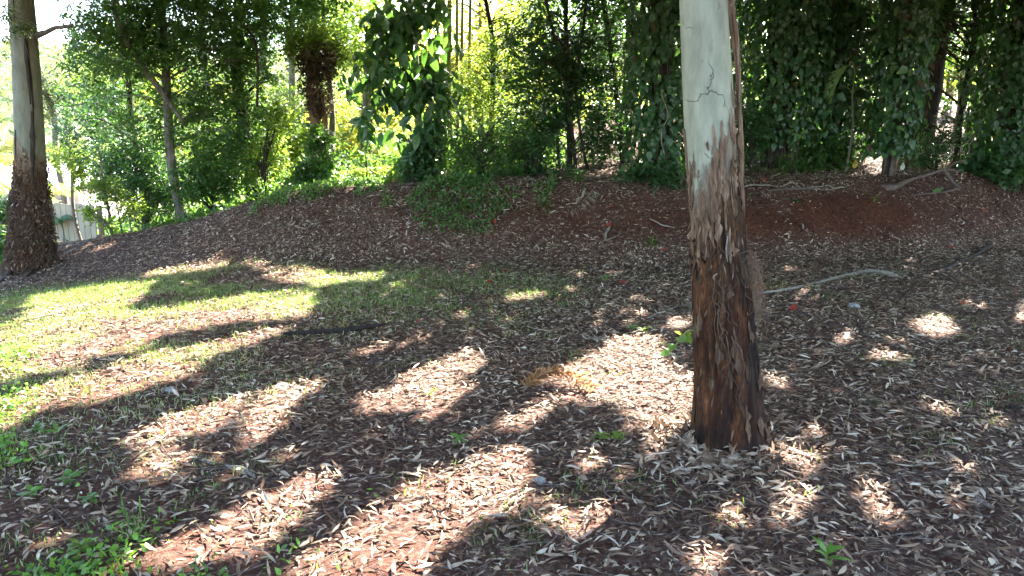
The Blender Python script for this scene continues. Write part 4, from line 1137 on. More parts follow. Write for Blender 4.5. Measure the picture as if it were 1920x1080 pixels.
# ------------------------------------------------------------------ palms
def frond(g, gr, a, d, L, droop, nl=26, ll=.35, w=.03, up_=np.array([0, 0, 1.0]), hang=0.4):
    a = np.asarray(a, float); d = np.asarray(d, float); d = d / np.linalg.norm(d)
    ts = np.linspace(0, 1, 9)
    pts = np.array([a + d * L * t + np.array([0, 0, -droop * L * t * t]) for t in ts])
    add_tube(gr, pts, [.012, .004], 5, 14)
    P = smooth_path(pts, nl * 2)[4:]
    T = nrm(np.gradient(P, axis=0))
    S = nrm(np.cross(T, up_[None]))
    n = len(P)
    k = np.sin(np.linspace(.25, math.pi * .97, n)) * ll
    for sg in (-1, 1):
        D = S * sg + T * .7 + np.array([0, 0, -hang]) + rng.normal(size=(n, 3)) * .07
        add_leaves(g, P, D, np.cross(T, S) * -1 + rng.normal(size=(n, 3)) * .1, k, w, nst=2, bend=-.15, shape=.6)

def palm(name, label, base, h, nf, L, mat, ll=.35, droop=.5, az=None, elev=(.2, .9), r0=.09):
    rt = root(name, base, label, 'palm')
    if h > .2:
        g = Geo(); add_tube(g, [base - np.array([0, 0, .1]), base + np.array([.05, 0, h * .5]), base + np.array([0, 0, h])], [r0, r0 * .8, r0 * .7], 10, 20, rough=.08, rs=20); g.build('trunk', M['bark_grey'], rt, smooth=True)
    for k in range(nf):
        a = (az[k] if az is not None else 2 * math.pi * k / nf + rng.normal() * .2); e = rng.uniform(*elev)
        g, gr = Geo(), Geo()
        frond(g, gr, base + np.array([0, 0, h]), (math.cos(a) * math.cos(e), math.sin(a) * math.cos(e), math.sin(e)), L * rng.uniform(.85, 1.1), droop, ll=ll)
        f_ = g.build('frond', mat, rt); st = gr.build('midrib', M['bark_lime'], f_)
    return rt
palm('palm', 'dark palm with long drooping fronds across the bright gap at the upper right', gbase(1830, 14.5), 2.7, 13, 2.3, M['mid_leaf'], ll=.5, droop=.55, r0=.1)
palm('palm', 'low palm with arching fronds against the light at the right', gbase(1775, 16.5), 1.3, 10, 1.7, M['lime_leaf'], ll=.4, droop=.5, r0=.08)
b = gbase(1575, 11.6)
yp = palm('young_palm', 'small palm holding one hanging leaf tinted sunlit green between the vine-covered trees', b, 1.2, 3, .5, M['dark_leaf'], ll=.2, droop=.9, az=[.5, 1.6, 2.6], r0=.02)
hb_ = at(1592, 122, 11.3)
g = Geo(); add_tube(g, [b + [0, 0, 1.2], (b + hb_) / 2 + [.05, 0, .7], hb_ + [.03, 0, .05], hb_], [.01, .008, .006], 6, 20); hs = g.build('leaf_stalk', M['bark_lime'], yp, smooth=True)
for k in range(13):
    g = Geo(); a = -2.75 + k * .085 + rng.normal() * .02
    q = hb_ + np.array([math.cos(-2.2), -.1, math.sin(-2.2)]) * (.03 * k)
    add_leaves(g, q[None], np.array([[math.cos(a), -.15, math.sin(a)]]), np.array([[.1, -1, .2]]), .42 - .02 * abs(k - 5), .032, nst=3, bend=-.1, shape=.7); g.build('leaflet', M['lime_leaf'], yp)  # lime colour stands in for the light falling on this leaf
palm('palm', 'bright sunlit palm at the left edge above the house roof', gbase(-20, 24), 2.6, 12, 2.6, M['yellow_leaf'], ll=.7, droop=.5, r0=.12)
palm('palm', 'pale palm with hanging fronds left of the big shaggy gum', gbase(20, 20), 1.4, 10, 2.2, M['lime_leaf'], ll=.6, droop=.7, r0=.1)
palm('young_palm', 'young palm leaning against the plank fence by the big shaggy gum', gbase(108, 18.6), .5, 8, 1.0, M['mid_leaf'], ll=.3, droop=.6, r0=.04)

# ------------------------------------------------------------------ house and fence
def plain(name, c, rough=.7, nz=.0):
    m, nt, bs, out = newmat(name)
    tc = nt.nodes.new('ShaderNodeTexCoord')
    n = noise(nt, 2.5, 6, tc.outputs['Object'], .7)
    r = ramp(nt, [(.3, tuple(a * .75 for a in c)), (.7, tuple(min(a * 1.1, .9) for a in c))], n.outputs['Fac'])
    nt.links.new(r.outputs[0], bs.inputs['Base Color']); bs.inputs['Roughness'].default_value = rough
    return m
M['roof'] = plain('white_roof', (.72, .74, .76), .5); M['wall'] = plain('cream_wall', (.6, .56, .46)); M['trim'] = plain('grey_gutter', (.3, .32, .34))
M['glass'] = plain('dark_glass', (.04, .05, .06), .15); M['plank'] = plain('cream_plank', (.30, .26, .17), .9); M['rail'] = plain('weathered_rail', (.2, .17, .12), .9)
def house():
    e0 = at(152, 352, 31); y0 = 31.0; y1 = 36.5; x1 = e0[0]; x0 = x1 - 11; ze = e0[2]; zr = at(60, 314, 35.5)[2]; zg = float(terrain(x1 - 3, y0)) - .3
    rt = root('house', ((x0 + x1) / 2, y0 + 2.5, zg), 'low cream house with a white sheet metal roof behind the big shaggy gum', 'house')
    g = Geo(); add_box(g, (x0 + .5, y0 + .6, zg), (x1 - .5, y1 + 4, ze)); g.build('wall', M['wall'], rt)
    # roof sheets with real ribs
    rf = Geo(); nrib = 46
    xs = np.linspace(x0, x1, nrib * 4 + 1); zz = np.array([0, 0, .035, .035] * nrib + [0])
    V = []
    for (yy, zb) in ((y0, ze), (y1, zr)):
        V += [(a, yy, zb + c + .05) for a, c in zip(xs, zz)]
    n_ = len(xs)
    rf.add(np.array(V), None, [(k, k + 1, k + 1 + n_, k + n_) for k in range(n_ - 1)])
    V2 = [(a, yy, zb + c + .05) for (yy, zb) in ((y1, zr), (y1 + 5.5, ze)) for a, c in zip(xs, zz)]
    rf.add(np.array(V2), None, [(k, k + 1, k + 1 + n_, k + n_) for k in range(n_ - 1)])
    r_ = rf.build('roof', M['roof'], rt)
    g = Geo(); add_box(g, (x0, y0 - .12, ze - .14), (x1, y0, ze + .03)); g.build('gutter', M['trim'], rt)
    g = Geo(); add_box(g, (x0, y1 - .1, zr + .09), (x1, y1 + .1, zr + .14)); g.build('ridge_cap', M['roof'], rt)
    for k in range(4):
        wx = x1 - 2.4 - k * 2.3
        g = Geo(); add_box(g, (wx, y0 + .54, ze - 1.6), (wx + 1.2, y0 + .598, ze - .5)); w_ = g.build('window', M['trim'], rt)
        g = Geo(); add_box(g, (wx + .07, y0 + .50, ze - 1.53), (wx + 1.13, y0 + .538, ze - .57)); g.build('pane', M['glass'], w_)
    # carport roof, lower and nearer, left
    g = Geo(); a = at(-60, 352, 27); c = at(30, 362, 27)
    add_box(g, (a[0] - 2, 26.5, c[2]), (c[0], 29.5, c[2] + .07)); g.build('carport_roof', M['trim'], rt)
    g = Geo(); add_box(g, (c[0] - .2, 26.6, zg), (c[0] - .08, 26.72, c[2] - .005)); g.build('carport_post', M['trim'], rt)
house()
def fence():
    A = gp(92, 446); A = np.array([at(96, 440, 19.0)[0], 19.0]); B = np.array([at(182, 440, 17.6)[0], 17.6])
    L = np.linalg.norm(B - A); d = (B - A) / L; ang = math.atan2(d[1], d[0]); A = A - d * 1.6; L += 1.6
    zb = float(terrain(*B)) - .1
    zt = at(182, 384, 17.6)[2]
    rt = root('plank_fence', (B[0], B[1], zb), 'cream fence of wide weathered planks between the big shaggy gum and the sapling', 'fence')
    n = int(L / .27)
    for k in range(n):
        a = k * L / n
        g = Geo(); add_box(g, (A[0] + a + .012, A[1], zb), (A[0] + a + L / n - .018, A[1] + .022, zt - .12 + .12 * k / n + rng.normal() * .012), rot=ang, pivot=A)
        g.build('plank', M['plank'], rt)
    for z in (.25, .75):
        g = Geo(); add_box(g, (A[0], A[1] + .025, zb + z), (A[0] + L, A[1] + .075, zb + z + .07), rot=ang, pivot=A); g.build('rail', M['rail'], rt)
    for k in range(3):
        g = Geo(); q = L * k / 2 * .98 + .01; add_box(g, (A[0] + q, A[1] + .078, zb - .1), (A[0] + q + .1, A[1] + .17, zt - .02), rot=ang, pivot=A); g.build('post', M['rail'], rt)
fence()

# ------------------------------------------------------------------ high canopy out of view, added to shade the ground around the sun patches
def shade_canopy():
    sites = [c for c in CANOPY_SITES if c['shade_canopy']]
    sx = np.array([c['x'] for c in sites]); sy = np.array([c['y'] for c in sites])
    n = 16000
    p = np.stack([rng.uniform(-11, 11, n), rng.uniform(-3, 10.5, n)], 1)
    z0 = terrain(p[:, 0], p[:, 1], False)
    s = rng.uniform(5.5, 11.5, n)
    C = np.stack([p[:, 0], p[:, 1], z0], 1) + SV[None] * s[:, None]
    qx, qy = pix(C)
    vis = (qy > -70) & (C[:, 1] > 0)
    C = C[(~vis) & (C[:, 2] > 3.9)]
    n = len(C); print('canopy clusters', n)
    dist = (C[:, None, 0] - sx[None]) ** 2 + (C[:, None, 1] - sy[None]) ** 2
    own = dist.argmin(1)
    for k, c in enumerate(sites):
        Ck = C[own == k]
        if len(Ck) == 0: continue
        leafy(c['g'], Ck, 13, .26, .22, .11, .3, flat=.6)
        # a few boughs into the crown
        q = Ck[rng.permutation(len(Ck))[:7]]
        for e in q:
            m_ = (np.asarray(c['top']) + e) / 2
            if sunlit_gap(np.array([m_, e, (m_ + e) / 2, (m_ + c['top']) / 2])).any(): continue
            gb = Geo(); limb(gb, c['top'] - np.array([0, 0, .6]), e, .04, .012); gb.build('branch', c['bark'], c['root'], smooth=True)
shade_canopy()
for c in CANOPY_SITES:
    if c['g'].n: c['g'].build(c['name'], c['leaf'], c['root'], kind='stuff')

# ------------------------------------------------------------------ leaf litter
lr = root('leaf_litter', (0, 0, 0), 'thick litter of narrow dry gum leaves over the ground and the bank', None, None, 'stuff')
def in_view(x, y, m=1.4):
    hw = 0.70 * np.clip(y, 0, None) + m
    return (abs(x) < hw)
def litter():
    g = Geo()
    n = 640000
    x = rng.uniform(-11, 12, n); y = rng.uniform(0.7, 13.5, n)
    keep = in_view(x, y) & (rng.random(n) < litter_density(x, y))
    x, y = x[keep], y[keep]; n = len(x); print('litter', n)
    e = .03
    z = terrain(x, y); nx_ = -(terrain(x + e, y) - z) / e; ny_ = -(terrain(x, y + e) - z) / e
    N0 = nrm(np.stack([nx_, ny_, np.ones(n)], 1))
    N = N0 + rng.normal(size=(n, 3)) * .22
    D = rng.normal(size=(n, 3)) * np.array([1.15, .8, 0.12]); D = nrm(D - (D * N0).sum(1, keepdims=True) * N0 + N0 * rng.normal(size=(n, 1)) * .1)
    lift = rng.uniform(.002, .03, n)
    L = np.clip(rng.normal(.048, .019, n), .016, .105); W = np.clip(L * rng.uniform(.13, .27, n), .006, .02)
    sf = .72 + .6 * fbm(x * .9 + 80, y * .9, o=3); L *= sf
    fr = rng.random(n) < .25; L[fr] *= .5; W[fr] *= rng.uniform(.8, 1.6, int(fr.sum()))
    lg = rng.random(n) < .02; L[lg] *= 1.9; W[lg] *= .7
    P = np.stack([x, y, z + lift], 1) - D * L[:, None] / 2
    n1 = n
    t = rng.beta(1.2, 1.3, n) * (0.4 + 0.6 * np.clip(lift / .018, 0, 1)) * (.75 + .5 * fbm(x * 1.4 + 33, y * 1.4, o=3))  # low leaves tinted darker: shade in the gaps put into their colour
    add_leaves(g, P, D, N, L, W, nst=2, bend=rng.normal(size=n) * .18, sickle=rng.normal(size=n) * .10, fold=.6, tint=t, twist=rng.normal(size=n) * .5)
    # slope behind
    n = 30000
    x = rng.uniform(-8, 20, n); y = rng.uniform(12.5, 30, n)
    P = np.stack([x, y, terrain(x, y) + .02], 1)
    add_leaves(g, P, rdir(n) * np.array([1, 1, .15]), rdir(n, (0, 0, 2.5)), rng.uniform(.08, .2, n), rng.uniform(.02, .06, n), nst=1, tint=rng.beta(2.2, 1.2, n))
    n = 1500
    a = rng.uniform(0, 2 * math.pi, n); r_ = .17 + rng.gamma(1.6, .06, n)
    x = GB[0] + r_ * np.cos(a); y = MAIN_Y + r_ * np.sin(a); hh = .055 * np.exp(-(r_ - .17) / .09) * rng.random(n)
    P = np.stack([x, y, terrain(x, y) + .01 + hh], 1)
    D = np.stack([-np.sin(a), np.cos(a), np.zeros(n)], 1) * rng.normal(size=(n, 1)) + rng.normal(size=(n, 3)) * .5 * [1, 1, .5]
    L = rng.uniform(.03, .10, n)
    add_leaves(g, P, D, np.stack([np.cos(a) * .5, np.sin(a) * .5, np.ones(n)], 1) + rng.normal(size=(n, 3)) * .3, L, L * rng.uniform(.1, .35, n), nst=2, bend=rng.normal(size=n) * .2, sickle=rng.normal(size=n) * .1, fold=.6, tint=rng.beta(1.2, 1.8, n))
    g.build('scattered_leaves', M['litter'], lr, kind='stuff')
    # fine twigs
    g = Geo()
    for k in range(3200):
        yy = 1.5 + 10 * rng.random() ** 1.2; xx = rng.uniform(-.75 * yy - .8, .75 * yy + .8)
        if rng.random() > litter_density(xx, yy) + .2: continue
        l = rng.gamma(2, .06) + .04; a = rng.uniform(0, math.pi)
        q = [np.array([xx + math.cos(a) * l * t, yy + math.sin(a) * l * t]) + rng.normal(size=2) * .01 for t in (0, .5, 1)]
        add_tube(g, [ground(*v_) + np.array([0, 0, .012 + .008 * rng.random()]) for v_ in q], [rng.uniform(.0015, .0055), .0015], 4, 5, caps=False)
    g.build('fine_twigs', M['stick'], lr, kind='stuff')
    T = [leaf_template('dry_leaf', M['litter_one'], 4, w_, b_, f_, .9, s_) for w_, b_, f_, s_ in ((.17, .1, .5, .05), (.22, -.1, .4, -.06), (.14, .18, .7, .1), (.19, .02, -.5, -.03), (.25, .2, .9, .0), (.12, -.05, .2, .12))]
    cnt = 0
    while cnt < 300:
        yy = rng.uniform(1.9, 3.4); xx = rng.uniform(-.68 * yy - .2, .68 * yy + .2)
        if rng.random() > litter_density(xx, yy): continue
        d = np.array([rng.normal(), rng.normal(), rng.normal() * .1])
        place_leaf(T[cnt % 6], lr, ground(xx, yy) + np.array([0, 0, .018 + .01 * rng.random()]), d, np.array([rng.normal() * .25, rng.normal() * .25, 1]), rng.uniform(.05, .09))
        cnt += 1
litter()

# ------------------------------------------------------------------ grass
def grass():
    g = Geo()
    def patch(n, x0, x1, y0, y1, dens, h=(.03, .08), tb=(1, 1.6)):
        x = rng.uniform(x0, x1, n); y = rng.uniform(y0, y1, n)
        k = rng.random(n) < dens(x, y)
        x, y = x[k], y[k]; m = len(x)
        P = np.stack([x, y, terrain(x, y) - .003], 1)
        add_leaves(g, P, rdir(m, (0, 0, 1.2), .55), rdir(m, (0, -1, 0)), rng.uniform(*h, m), rng.uniform(.003, .007, m), nst=2, bend=rng.uniform(-.2, .5, m), shape=.6, tint=rng.beta(*tb, m))
    def band(x, y):      # the greener strip along the foot of the bank at the left
        s = (bank_base(x) - y)
        n_ = fbm(x * 1.6 + 3, y * 1.6 + 8, o=3)
        e = np.exp(-((s - 1.5) / 1.15) ** 2) * np.interp(x, [-6.5, -5.5, -1.5, .3, 1.0], [.3, 1, 1, .45, 0])
        return e * np.clip((n_ - .36) * 5, 0, 1)
    patch(70000, -6.5, 1.2, 5.6, 9.6, band)
    def left(x, y):
        n_ = fbm(x * 1.9 + 13, y * 1.9, o=3)
        return np.clip((n_ - .38) * 4, 0, 1) * np.interp(x, [-6, -2.2, -1.0], [1, .6, 0]) * np.interp(y, [3, 4.2, 5], [.3, .6, 1])
    patch(110000, -6, -1.0, 3.0, 8.0, left, (.02, .055), (2.6, .8))  # dry straw tint, also paled to paint the sun glare of the clearing
    def nearl(x, y):
        n_ = fbm(x * 3 + 1, y * 3 + 1, o=3)
        return np.clip((n_ - .52) * 5, 0, 1) * np.clip((-1.1 - x) * 1.2, 0, 1)
    patch(14000, -3.6, -.9, 1.6, 3.6, nearl, (.015, .05))
    def sparse(x, y):
        n_ = fbm(x * 2.2 + 61, y * 2.2 + 5, o=3)
        return np.clip((n_ - .58) * 5, 0, 1)
    patch(50000, -3, 4.5, 1.6, 8.5, sparse, (.02, .055))
    tag(g.build('grass', M['grass']), 'thin green grass in patches along the foot of the bank and at the left', None, None, 'stuff')
    # broad leaved ground weeds
    g = Geo()
    def wd(n, x0, x1, y0, y1, dens, l=(.018, .046)):
        x = rng.uniform(x0, x1, n); y = rng.uniform(y0, y1, n)
        k = rng.random(n) < dens(x, y); x, y = x[k], y[k]; m = len(x)
        P = np.stack([x, y, terrain(x, y) + rng.uniform(.0, .07, m)], 1)
        add_leaves(g, P, rdir(m, (0, -.2, .25)), rdir(m, (0, 0, 1.2)), rng.uniform(*l, m), rng.uniform(.010, .022, m), nst=2, shape=.7)
    def d1(x, y):
        n_ = fbm(x * 2.6 + 5, y * 2.6, o=3)
        a = np.exp(-((x + 1.6 - .25 * (y - 2.2)) / .5) ** 2 - ((y - 2.15) / .42) ** 2) * 1.2
        b_ = np.clip((-x - .62 * y - .2) * 2.2, 0, 1) * (y > 2.6) * (y < 5.6)
        return (a + b_) * np.clip((n_ - .40) * 4.5, 0, 1)
    wd(100000, -4.6, -.6, 1.6, 5.6, d1)
    tag(g.build('weeds', M['weed']), 'low broad-leaved weeds spreading along the near left edge of the ground', None, None, 'stuff')
grass()

def rosette(px, py, n, L, W, label, mat='weed', stem=.05, spread=.6, cat='weed'):
    b = gp(px, py); rt = root('weed_plant', b, label, cat)
    g = Geo(); add_tube(g, [b - [0, 0, .01], b + [0, 0, stem * .5], b + [.005, 0, stem]], [.0035, .002], 5, 6); g.build('stem', M['bark_lime'], rt)
    for k in range(n):
        a = k * 2.4 + rng.normal() * .2; t = k / n; p = b + np.array([0, 0, stem * (1 - t * .8)])
        g = Geo(); add_leaves(g, p[None], np.array([[math.cos(a), math.sin(a), rng.uniform(.2, .9) * spread]]), np.array([[rng.normal() * .2, rng.normal() * .2, 1.0]]), L * rng.uniform(.7, 1.1), W, nst=3, bend=-.25, shape=.75)
        g.build('leaf', M[mat], rt)
rosette(1548, 1062, 8, .09, .03, 'bright green seedling of upright leaves at the bottom, right of the gum', stem=.05, spread=1.4)
rosette(133, 912, 9, .07, .035, 'bright green weed with broad leaves on the bare red soil near the lower left')
rosette(60, 940, 8, .06, .03, 'small green weed left of the brightest broad-leaved one, lower left')
rosette(172, 950, 8, .06, .03, 'small green weed just below and right of the brightest broad-leaved one')
rosette(108, 820, 8, .08, .02, 'tufted narrow-leaved weed above the bare red soil at the left', spread=1.3)
rosette(75, 815, 7, .06, .03, 'pale green weed left of the tufted narrow-leaved one')
rosette(150, 1040, 9, .07, .035, 'yellow-green weed in the bottom left corner thicket', 'lime_leaf')
rosette(860, 838, 8, .06, .03, 'small weed in the shade among litter, centre of the leafy ground')
rosette(1125, 832, 8, .06, .03, 'small pale weed in the shade left of the gum base', 'lime_leaf')
rosette(1160, 830, 7, .05, .03, 'tiny weed beside the small pale one left of the gum base', 'lime_leaf')
rosette(806, 748, 12, .07, .008, 'sunlit tuft of grass in the bright fleck left of the brown frond', 'lime_leaf', spread=1.6, cat='grass tuft')
rosette(1185, 622, 12, .08, .01, 'bright tuft of grass beyond the large sunlit fleck', 'weed', spread=1.6, cat='grass tuft')
rosette(1205, 628, 12, .08, .01, 'second bright tuft of grass at the top of the large sunlit fleck', 'lime_leaf', spread=1.6, cat='grass tuft')
rosette(1133, 530, 14, .14, .012, 'dark green tuft of grass on the flat litter below the bank', 'weed', spread=1.6, cat='grass tuft')
rosette(1222, 470, 14, .16, .02, 'small fern-like plant on the bank just left of the gum trunk', 'mid_leaf', stem=.12, spread=1.4, cat='fern')
rosette(1640, 385, 12, .15, .03, 'yellow-green seedling on top of the red bank below the dead root', 'lime_leaf', stem=.12, spread=.8)
rosette(1405, 375, 10, .12, .03, 'small green plant on the bank top right beside the gum trunk', 'mid_leaf', stem=.08)
rosette(1495, 385, 12, .12, .04, 'low leafy plant on the red bank among pale bark debris', 'mid_leaf', stem=.06)
rosette(1080, 345, 14, .2, .10, 'leafy plant at the foot of the slender thicket', 'mid_leaf', stem=.18)
rosette(820, 375, 10, .12, .05, 'small green plant on the upper bank below the ivy-like bush', 'mid_leaf', stem=.08)
rosette(872, 400, 18, .12, .05, 'hanging green weed spilling down the bank face', 'mid_leaf', stem=.2)
rosette(1718, 292, 12, .14, .05, 'little plant beside the pale upright leaf on the bank top', 'mid_leaf', stem=.1)
def seed_grass():
    b = gp(258, 1010); rt = root('flowering_grass', b, 'tall grass stalks with green seed spikes at the lower left, above the weeds', 'grass')
    for (dx, h, lean) in ((-.035, .15, -.01), (.012, .14, .012), (-.01, .09, -.02)):
        g = Geo(); t = b + np.array([dx + lean, 0, h]); add_tube(g, [b + [dx * .5, 0, 0], b + [dx, 0, h * .5], t], [.0018, .0012], 4, 10); s = g.build('stalk', M['bark_lime'], rt)
        g = Geo(); add_tube(g, [t - [0, 0, .05], t, t + [lean * .3, 0, .045]], [.0015, .0042, .001], 6, 12); g.build('seed_spike', M['weed'], s)
    for k in range(14):
        g = Geo(); a = rng.uniform(0, 6.28); add_leaves(g, b[None], np.array([[math.cos(a), math.sin(a), rng.uniform(.6, 2)]]), rdir(1, (0, -1, .3)), rng.uniform(.06, .11), .006, nst=3, bend=.4)
        g.build('blade', M['grass'], rt)
seed_grass()

# ------------------------------------------------------------------ fallen wood and fronds
def stick(name, label, pl, rad, mat='stick', cat='stick', lift=.0, rough=.25, sides=8, m=40, forks=()):
    pts = [gp(a, b_) + np.array([0, 0, (rad[0] + rad[-1]) / 2 * .7 + lift]) for a, b_ in pl]
    c = pts[len(pts) // 2]
    rt = root(name, c - np.array([0, 0, .01]), label, cat)
    g = Geo(); add_tube(g, pts, rad, sides, m, rough=rough, rs=25); g.build('wood', M[mat], rt, smooth=True)
    for fl, fr in forks:
        g = Geo(); add_tube(g, [gp(a, b_) + np.array([0, 0, .012 + lift]) for a, b_ in fl], fr, 6, 20, rough=rough, rs=25); g.build('side_twig', M[mat], rt, smooth=True)
    return rt
fs = stick('fallen_palm_stalk', 'long pale fallen palm stalk with a swollen curled end, right of the gum', [(1422, 553), (1480, 545), (1540, 531), (1590, 518), (1630, 512), (1660, 516), (1690, 523)], [.012, .015, .017, .02, .026, .034, .04, .012], 'grey_stick', 'palm stalk', .006, rough=.4, forks=[(((1530, 533), (1560, 542), (1580, 540)), [.005, .002])])
g = Geo(); e = gp(1690, 521)
for k in range(30):
    add_tube(g, [e + [-.03, rng.normal() * .03, .05], e + [rng.uniform(.0, .05), rng.normal() * .05, rng.uniform(.02, .09)]], [.004, .001], 3, 4, caps=False)
g.build('frayed_end', M['pale_frond'], fs, kind='stuff')
stick('dark_stick', 'long dark straight stick lying across the sun-flecked ground left of centre', [(528, 634), (590, 632), (650, 626), (700, 619), (728, 615)], [.012, .021, .024, .019, .008], 'dark_stick', lift=.028, rough=.5, forks=[(((650, 626), (668, 612), (690, 606)), [.007, .003]), (((590, 632), (575, 645)), [.006, .003])])
stick('grey_stick', 'short curved grey stick on the shaded litter at the lower left', [(375, 864), (402, 872), (430, 880), (455, 884), (478, 898)], [.007, .009, .011, .012, .009], 'grey_stick', forks=[(((375, 864), (355, 856)), [.004, .002])])
stick('thin_stick', 'thin dark stick in the shade left of and below the gum base', [(1128, 912), (1180, 905), (1240, 901), (1300, 906), (1370, 916)], [.005, .007, .006, .004], 'dark_stick', forks=[(((1300, 906), (1330, 922), (1365, 922)), [.004, .002])])
stick('pale_twig', 'slim pale curved twig on the litter under the long palm stalk', [(1415, 583), (1460, 580), (1490, 573), (1518, 582)], [.010, .011, .009, .005], 'bark_red', forks=[(((1480, 575), (1502, 585)), [.006, .003])])
stick('slanting_stick', 'dark stick slanting up the bank near the right edge', [(1752, 518), (1790, 500), (1830, 480), (1858, 462)], [.035, .03, .025, .015], 'dark_stick')
stick('brown_stick', 'short thick brown stick on the litter at the lower right', [(1795, 918), (1820, 935), (1860, 958)], [.012, .016, .012], 'stick')
stick('short_stick', 'short dark stick at the lower right, right of the seedling', [(1605, 1008), (1660, 1006), (1712, 1003)], [.006, .007, .005], 'dark_stick')
stick('edge_stick', 'dark stick cut by the right edge, on mid-distance litter', [(1872, 763), (1900, 768), (1940, 772)], [.010, .012, .012], 'dark_stick')
stick('hillside_log', 'pale fallen log behind the gum trunk, lying on the slope above the bank', [(1385, 290), (1415, 282), (1442, 272)], [.05, .055, .04], 'grey_stick', 'log', .02)
stick('slope_log', 'dark fallen log lying in the bright gap of the slope at the right', [(1725, 225), (1760, 205), (1790, 188)], [.07, .09, .06], 'bark_dark', 'log', .03)
stick('mossy_log', 'thin pale log along the top of the bank right of the gum', [(1440, 360), (1500, 357), (1560, 360)], [.01, .016, .012], 'stick', 'log', .01)
# dead forked root on the bank top
def dead_root():
    b = gp(1675, 352); rt = root('dead_root', b, 'dead branching root with a flared pale foot, on the bank top at the right', 'root')
    Yd = b[1]
    g = Geo(); add_tube(g, [at(1655, 356, Yd), at(1680, 350, Yd), at(1705, 338, Yd), at(1745, 326, Yd + .1), at(1775, 318, Yd + .15), at(1798, 322, Yd + .15)], [.075, .045, .026, .02, .02, .014], 9, 40, rough=.5, rs=14); g.build('stem', M['stick'], rt, smooth=True)
    for a, c, d, r0 in (((1772, 320), (1785, 340), (1800, 352), .03), ((1800, 352), (1770, 360), (1710, 366), .018), ((1690, 352), (1700, 366), (1712, 390), .01), ((1690, 352), (1716, 368), (1720, 385), .007), ((1775, 318), (1790, 305), (1812, 300), .02), ((1668, 354), (1645, 360), (1630, 352), .03)):
        g = Geo(); add_tube(g, [at(*a, Yd + .02), at(*c, Yd - .05), at(*d, Yd - .1)], [r0, r0 * .8, r0 * .4], 7, 16, rough=.3, rs=20); g.build('side_root', M['stick'], rt, smooth=True)
dead_root()
def fallen_frond(name, label, pl, ll, mat, w=.012, nl=34, lift=.02, up_lift=0.0, curl=.3, arch=0.0):
    P0 = [gp(*a) for a in pl]; m = len(P0)
    pts = np.array([p + np.array([0, 0, lift + arch * math.sin(math.pi * k / (m - 1))]) for k, p in enumerate(P0)])
    rt = root(name, P0[m // 2], label, 'palm frond')
    g = Geo(); add_tube(g, pts, [.008, .005, .002], 6, 24); g.build('midrib', M['grey_stick'], rt, smooth=True)
    P = smooth_path(pts, nl); T = nrm(np.gradient(P, axis=0)); S = nrm(np.cross(T, np.array([[0, 0, 1.0]])))
    g = Geo()
    for sg in (-1, 1):
        for rep in range(2):
            n = len(P)
            D = S * sg + T * .5 + np.array([0, 0, up_lift]) + rng.normal(size=(n, 3)) * .22
            add_leaves(g, P + rng.normal(size=P.shape) * .006, D, np.array([[0, 0, 1.0]]) + rng.normal(size=(n, 3)) * .4, ll * rng.uniform(.6, 1.1, n), w, nst=3, bend=-curl, twist=rng.normal(size=n) * .8)
    g.build('leaflets', M[mat], rt, kind='stuff')
fallen_frond('dead_frond', 'curled orange-brown dead frond standing on the litter in the large sunlit fleck', [(985, 735), (1010, 730), (1040, 726), (1075, 730), (1110, 738)], .095, 'orange_frond', w=.014, nl=60, up_lift=.9, curl=.6, arch=.07)
fallen_frond('weathered_frond', 'grey weathered frond fanned on the litter just left of the gum trunk', [(1215, 600), (1245, 588), (1275, 578), (1300, 575)], .16, 'pale_frond', nl=26, up_lift=.0)
fallen_frond('bank_frond', 'pale dead frond lying down the bank face below the leafy plant', [(1112, 356), (1100, 370), (1085, 385), (1070, 395)], .18, 'pale_frond', w=.012, nl=22, lift=.0)
fallen_frond('brown_frond', 'small ochre dead frond on the litter right of the gum', [(1595, 755), (1625, 762), (1655, 770)], .08, 'brown_leaf', nl=22, up_lift=.3, curl=.6)
# curled sheets of bark and palm sheath on the bank
def bark_curl(px, py, L, W, ang, label, mat='pale_frond'):
    b = gp(px, py) + np.array([0, 0, .02]); g = Geo()
    d = np.array([math.cos(ang), math.sin(ang) * .6, math.sin(ang) * .4]); 
    e = .05; gx_ = (terrain(b[0] + e, b[1]) - terrain(b[0] - e, b[1])) / (2 * e); gy_ = (terrain(b[0], b[1] + e) - terrain(b[0], b[1] - e)) / (2 * e)
    d[2] = d[0] * gx_ + d[1] * gy_
    pts = [b + d * L * (t - .5) + np.array([0, 0, .012 * math.sin(9 * t)]) + rng.normal(size=3) * L * .03 for t in np.linspace(0, 1, 5)]
    add_tube(g, pts, [W * .3, W * .5, W * .45, W * .2], 8, 18, rough=.4, rs=20, flat=.3)
    o = g.build('bark_piece', M[mat], smooth=True, origin=b); tag(o, label, 'bark', 'curled pieces of bark on the bank')
bark_curl(1425, 354, .5, .07, .1, 'pale flat bark strip on the bank top nearest the gum trunk')
bark_curl(1505, 352, .6, .08, -.15, 'widest pale bark strip on the bank top, above the low leafy plant')
bark_curl(1565, 354, .35, .06, .05, 'short pale bark piece right of the widest strip')
bark_curl(1090, 372, .35, .05, 1.2, 'upright curled bark piece beside the pale frond on the bank')
bark_curl(1240, 425, .35, .06, -.5, 'tan curled bark piece on the bank, left of the gum trunk')
bark_curl(1138, 440, .3, .05, 1.3, 'bark piece slanting down the red bank face')
bark_curl(1508, 432, .25, .03, -1.2, 'thin pale bark sliver on the bare red bank')
bark_curl(1150, 450, .28, .03, .7, 'narrow bark sliver low on the bank face')
bark_curl(1505, 855, .18, .04, -.7, 'pale bark piece on sunlit litter right of the gum base')
bark_curl(1120, 640, .2, .03, .3, 'tan bark piece in the shade before the large sunlit fleck')

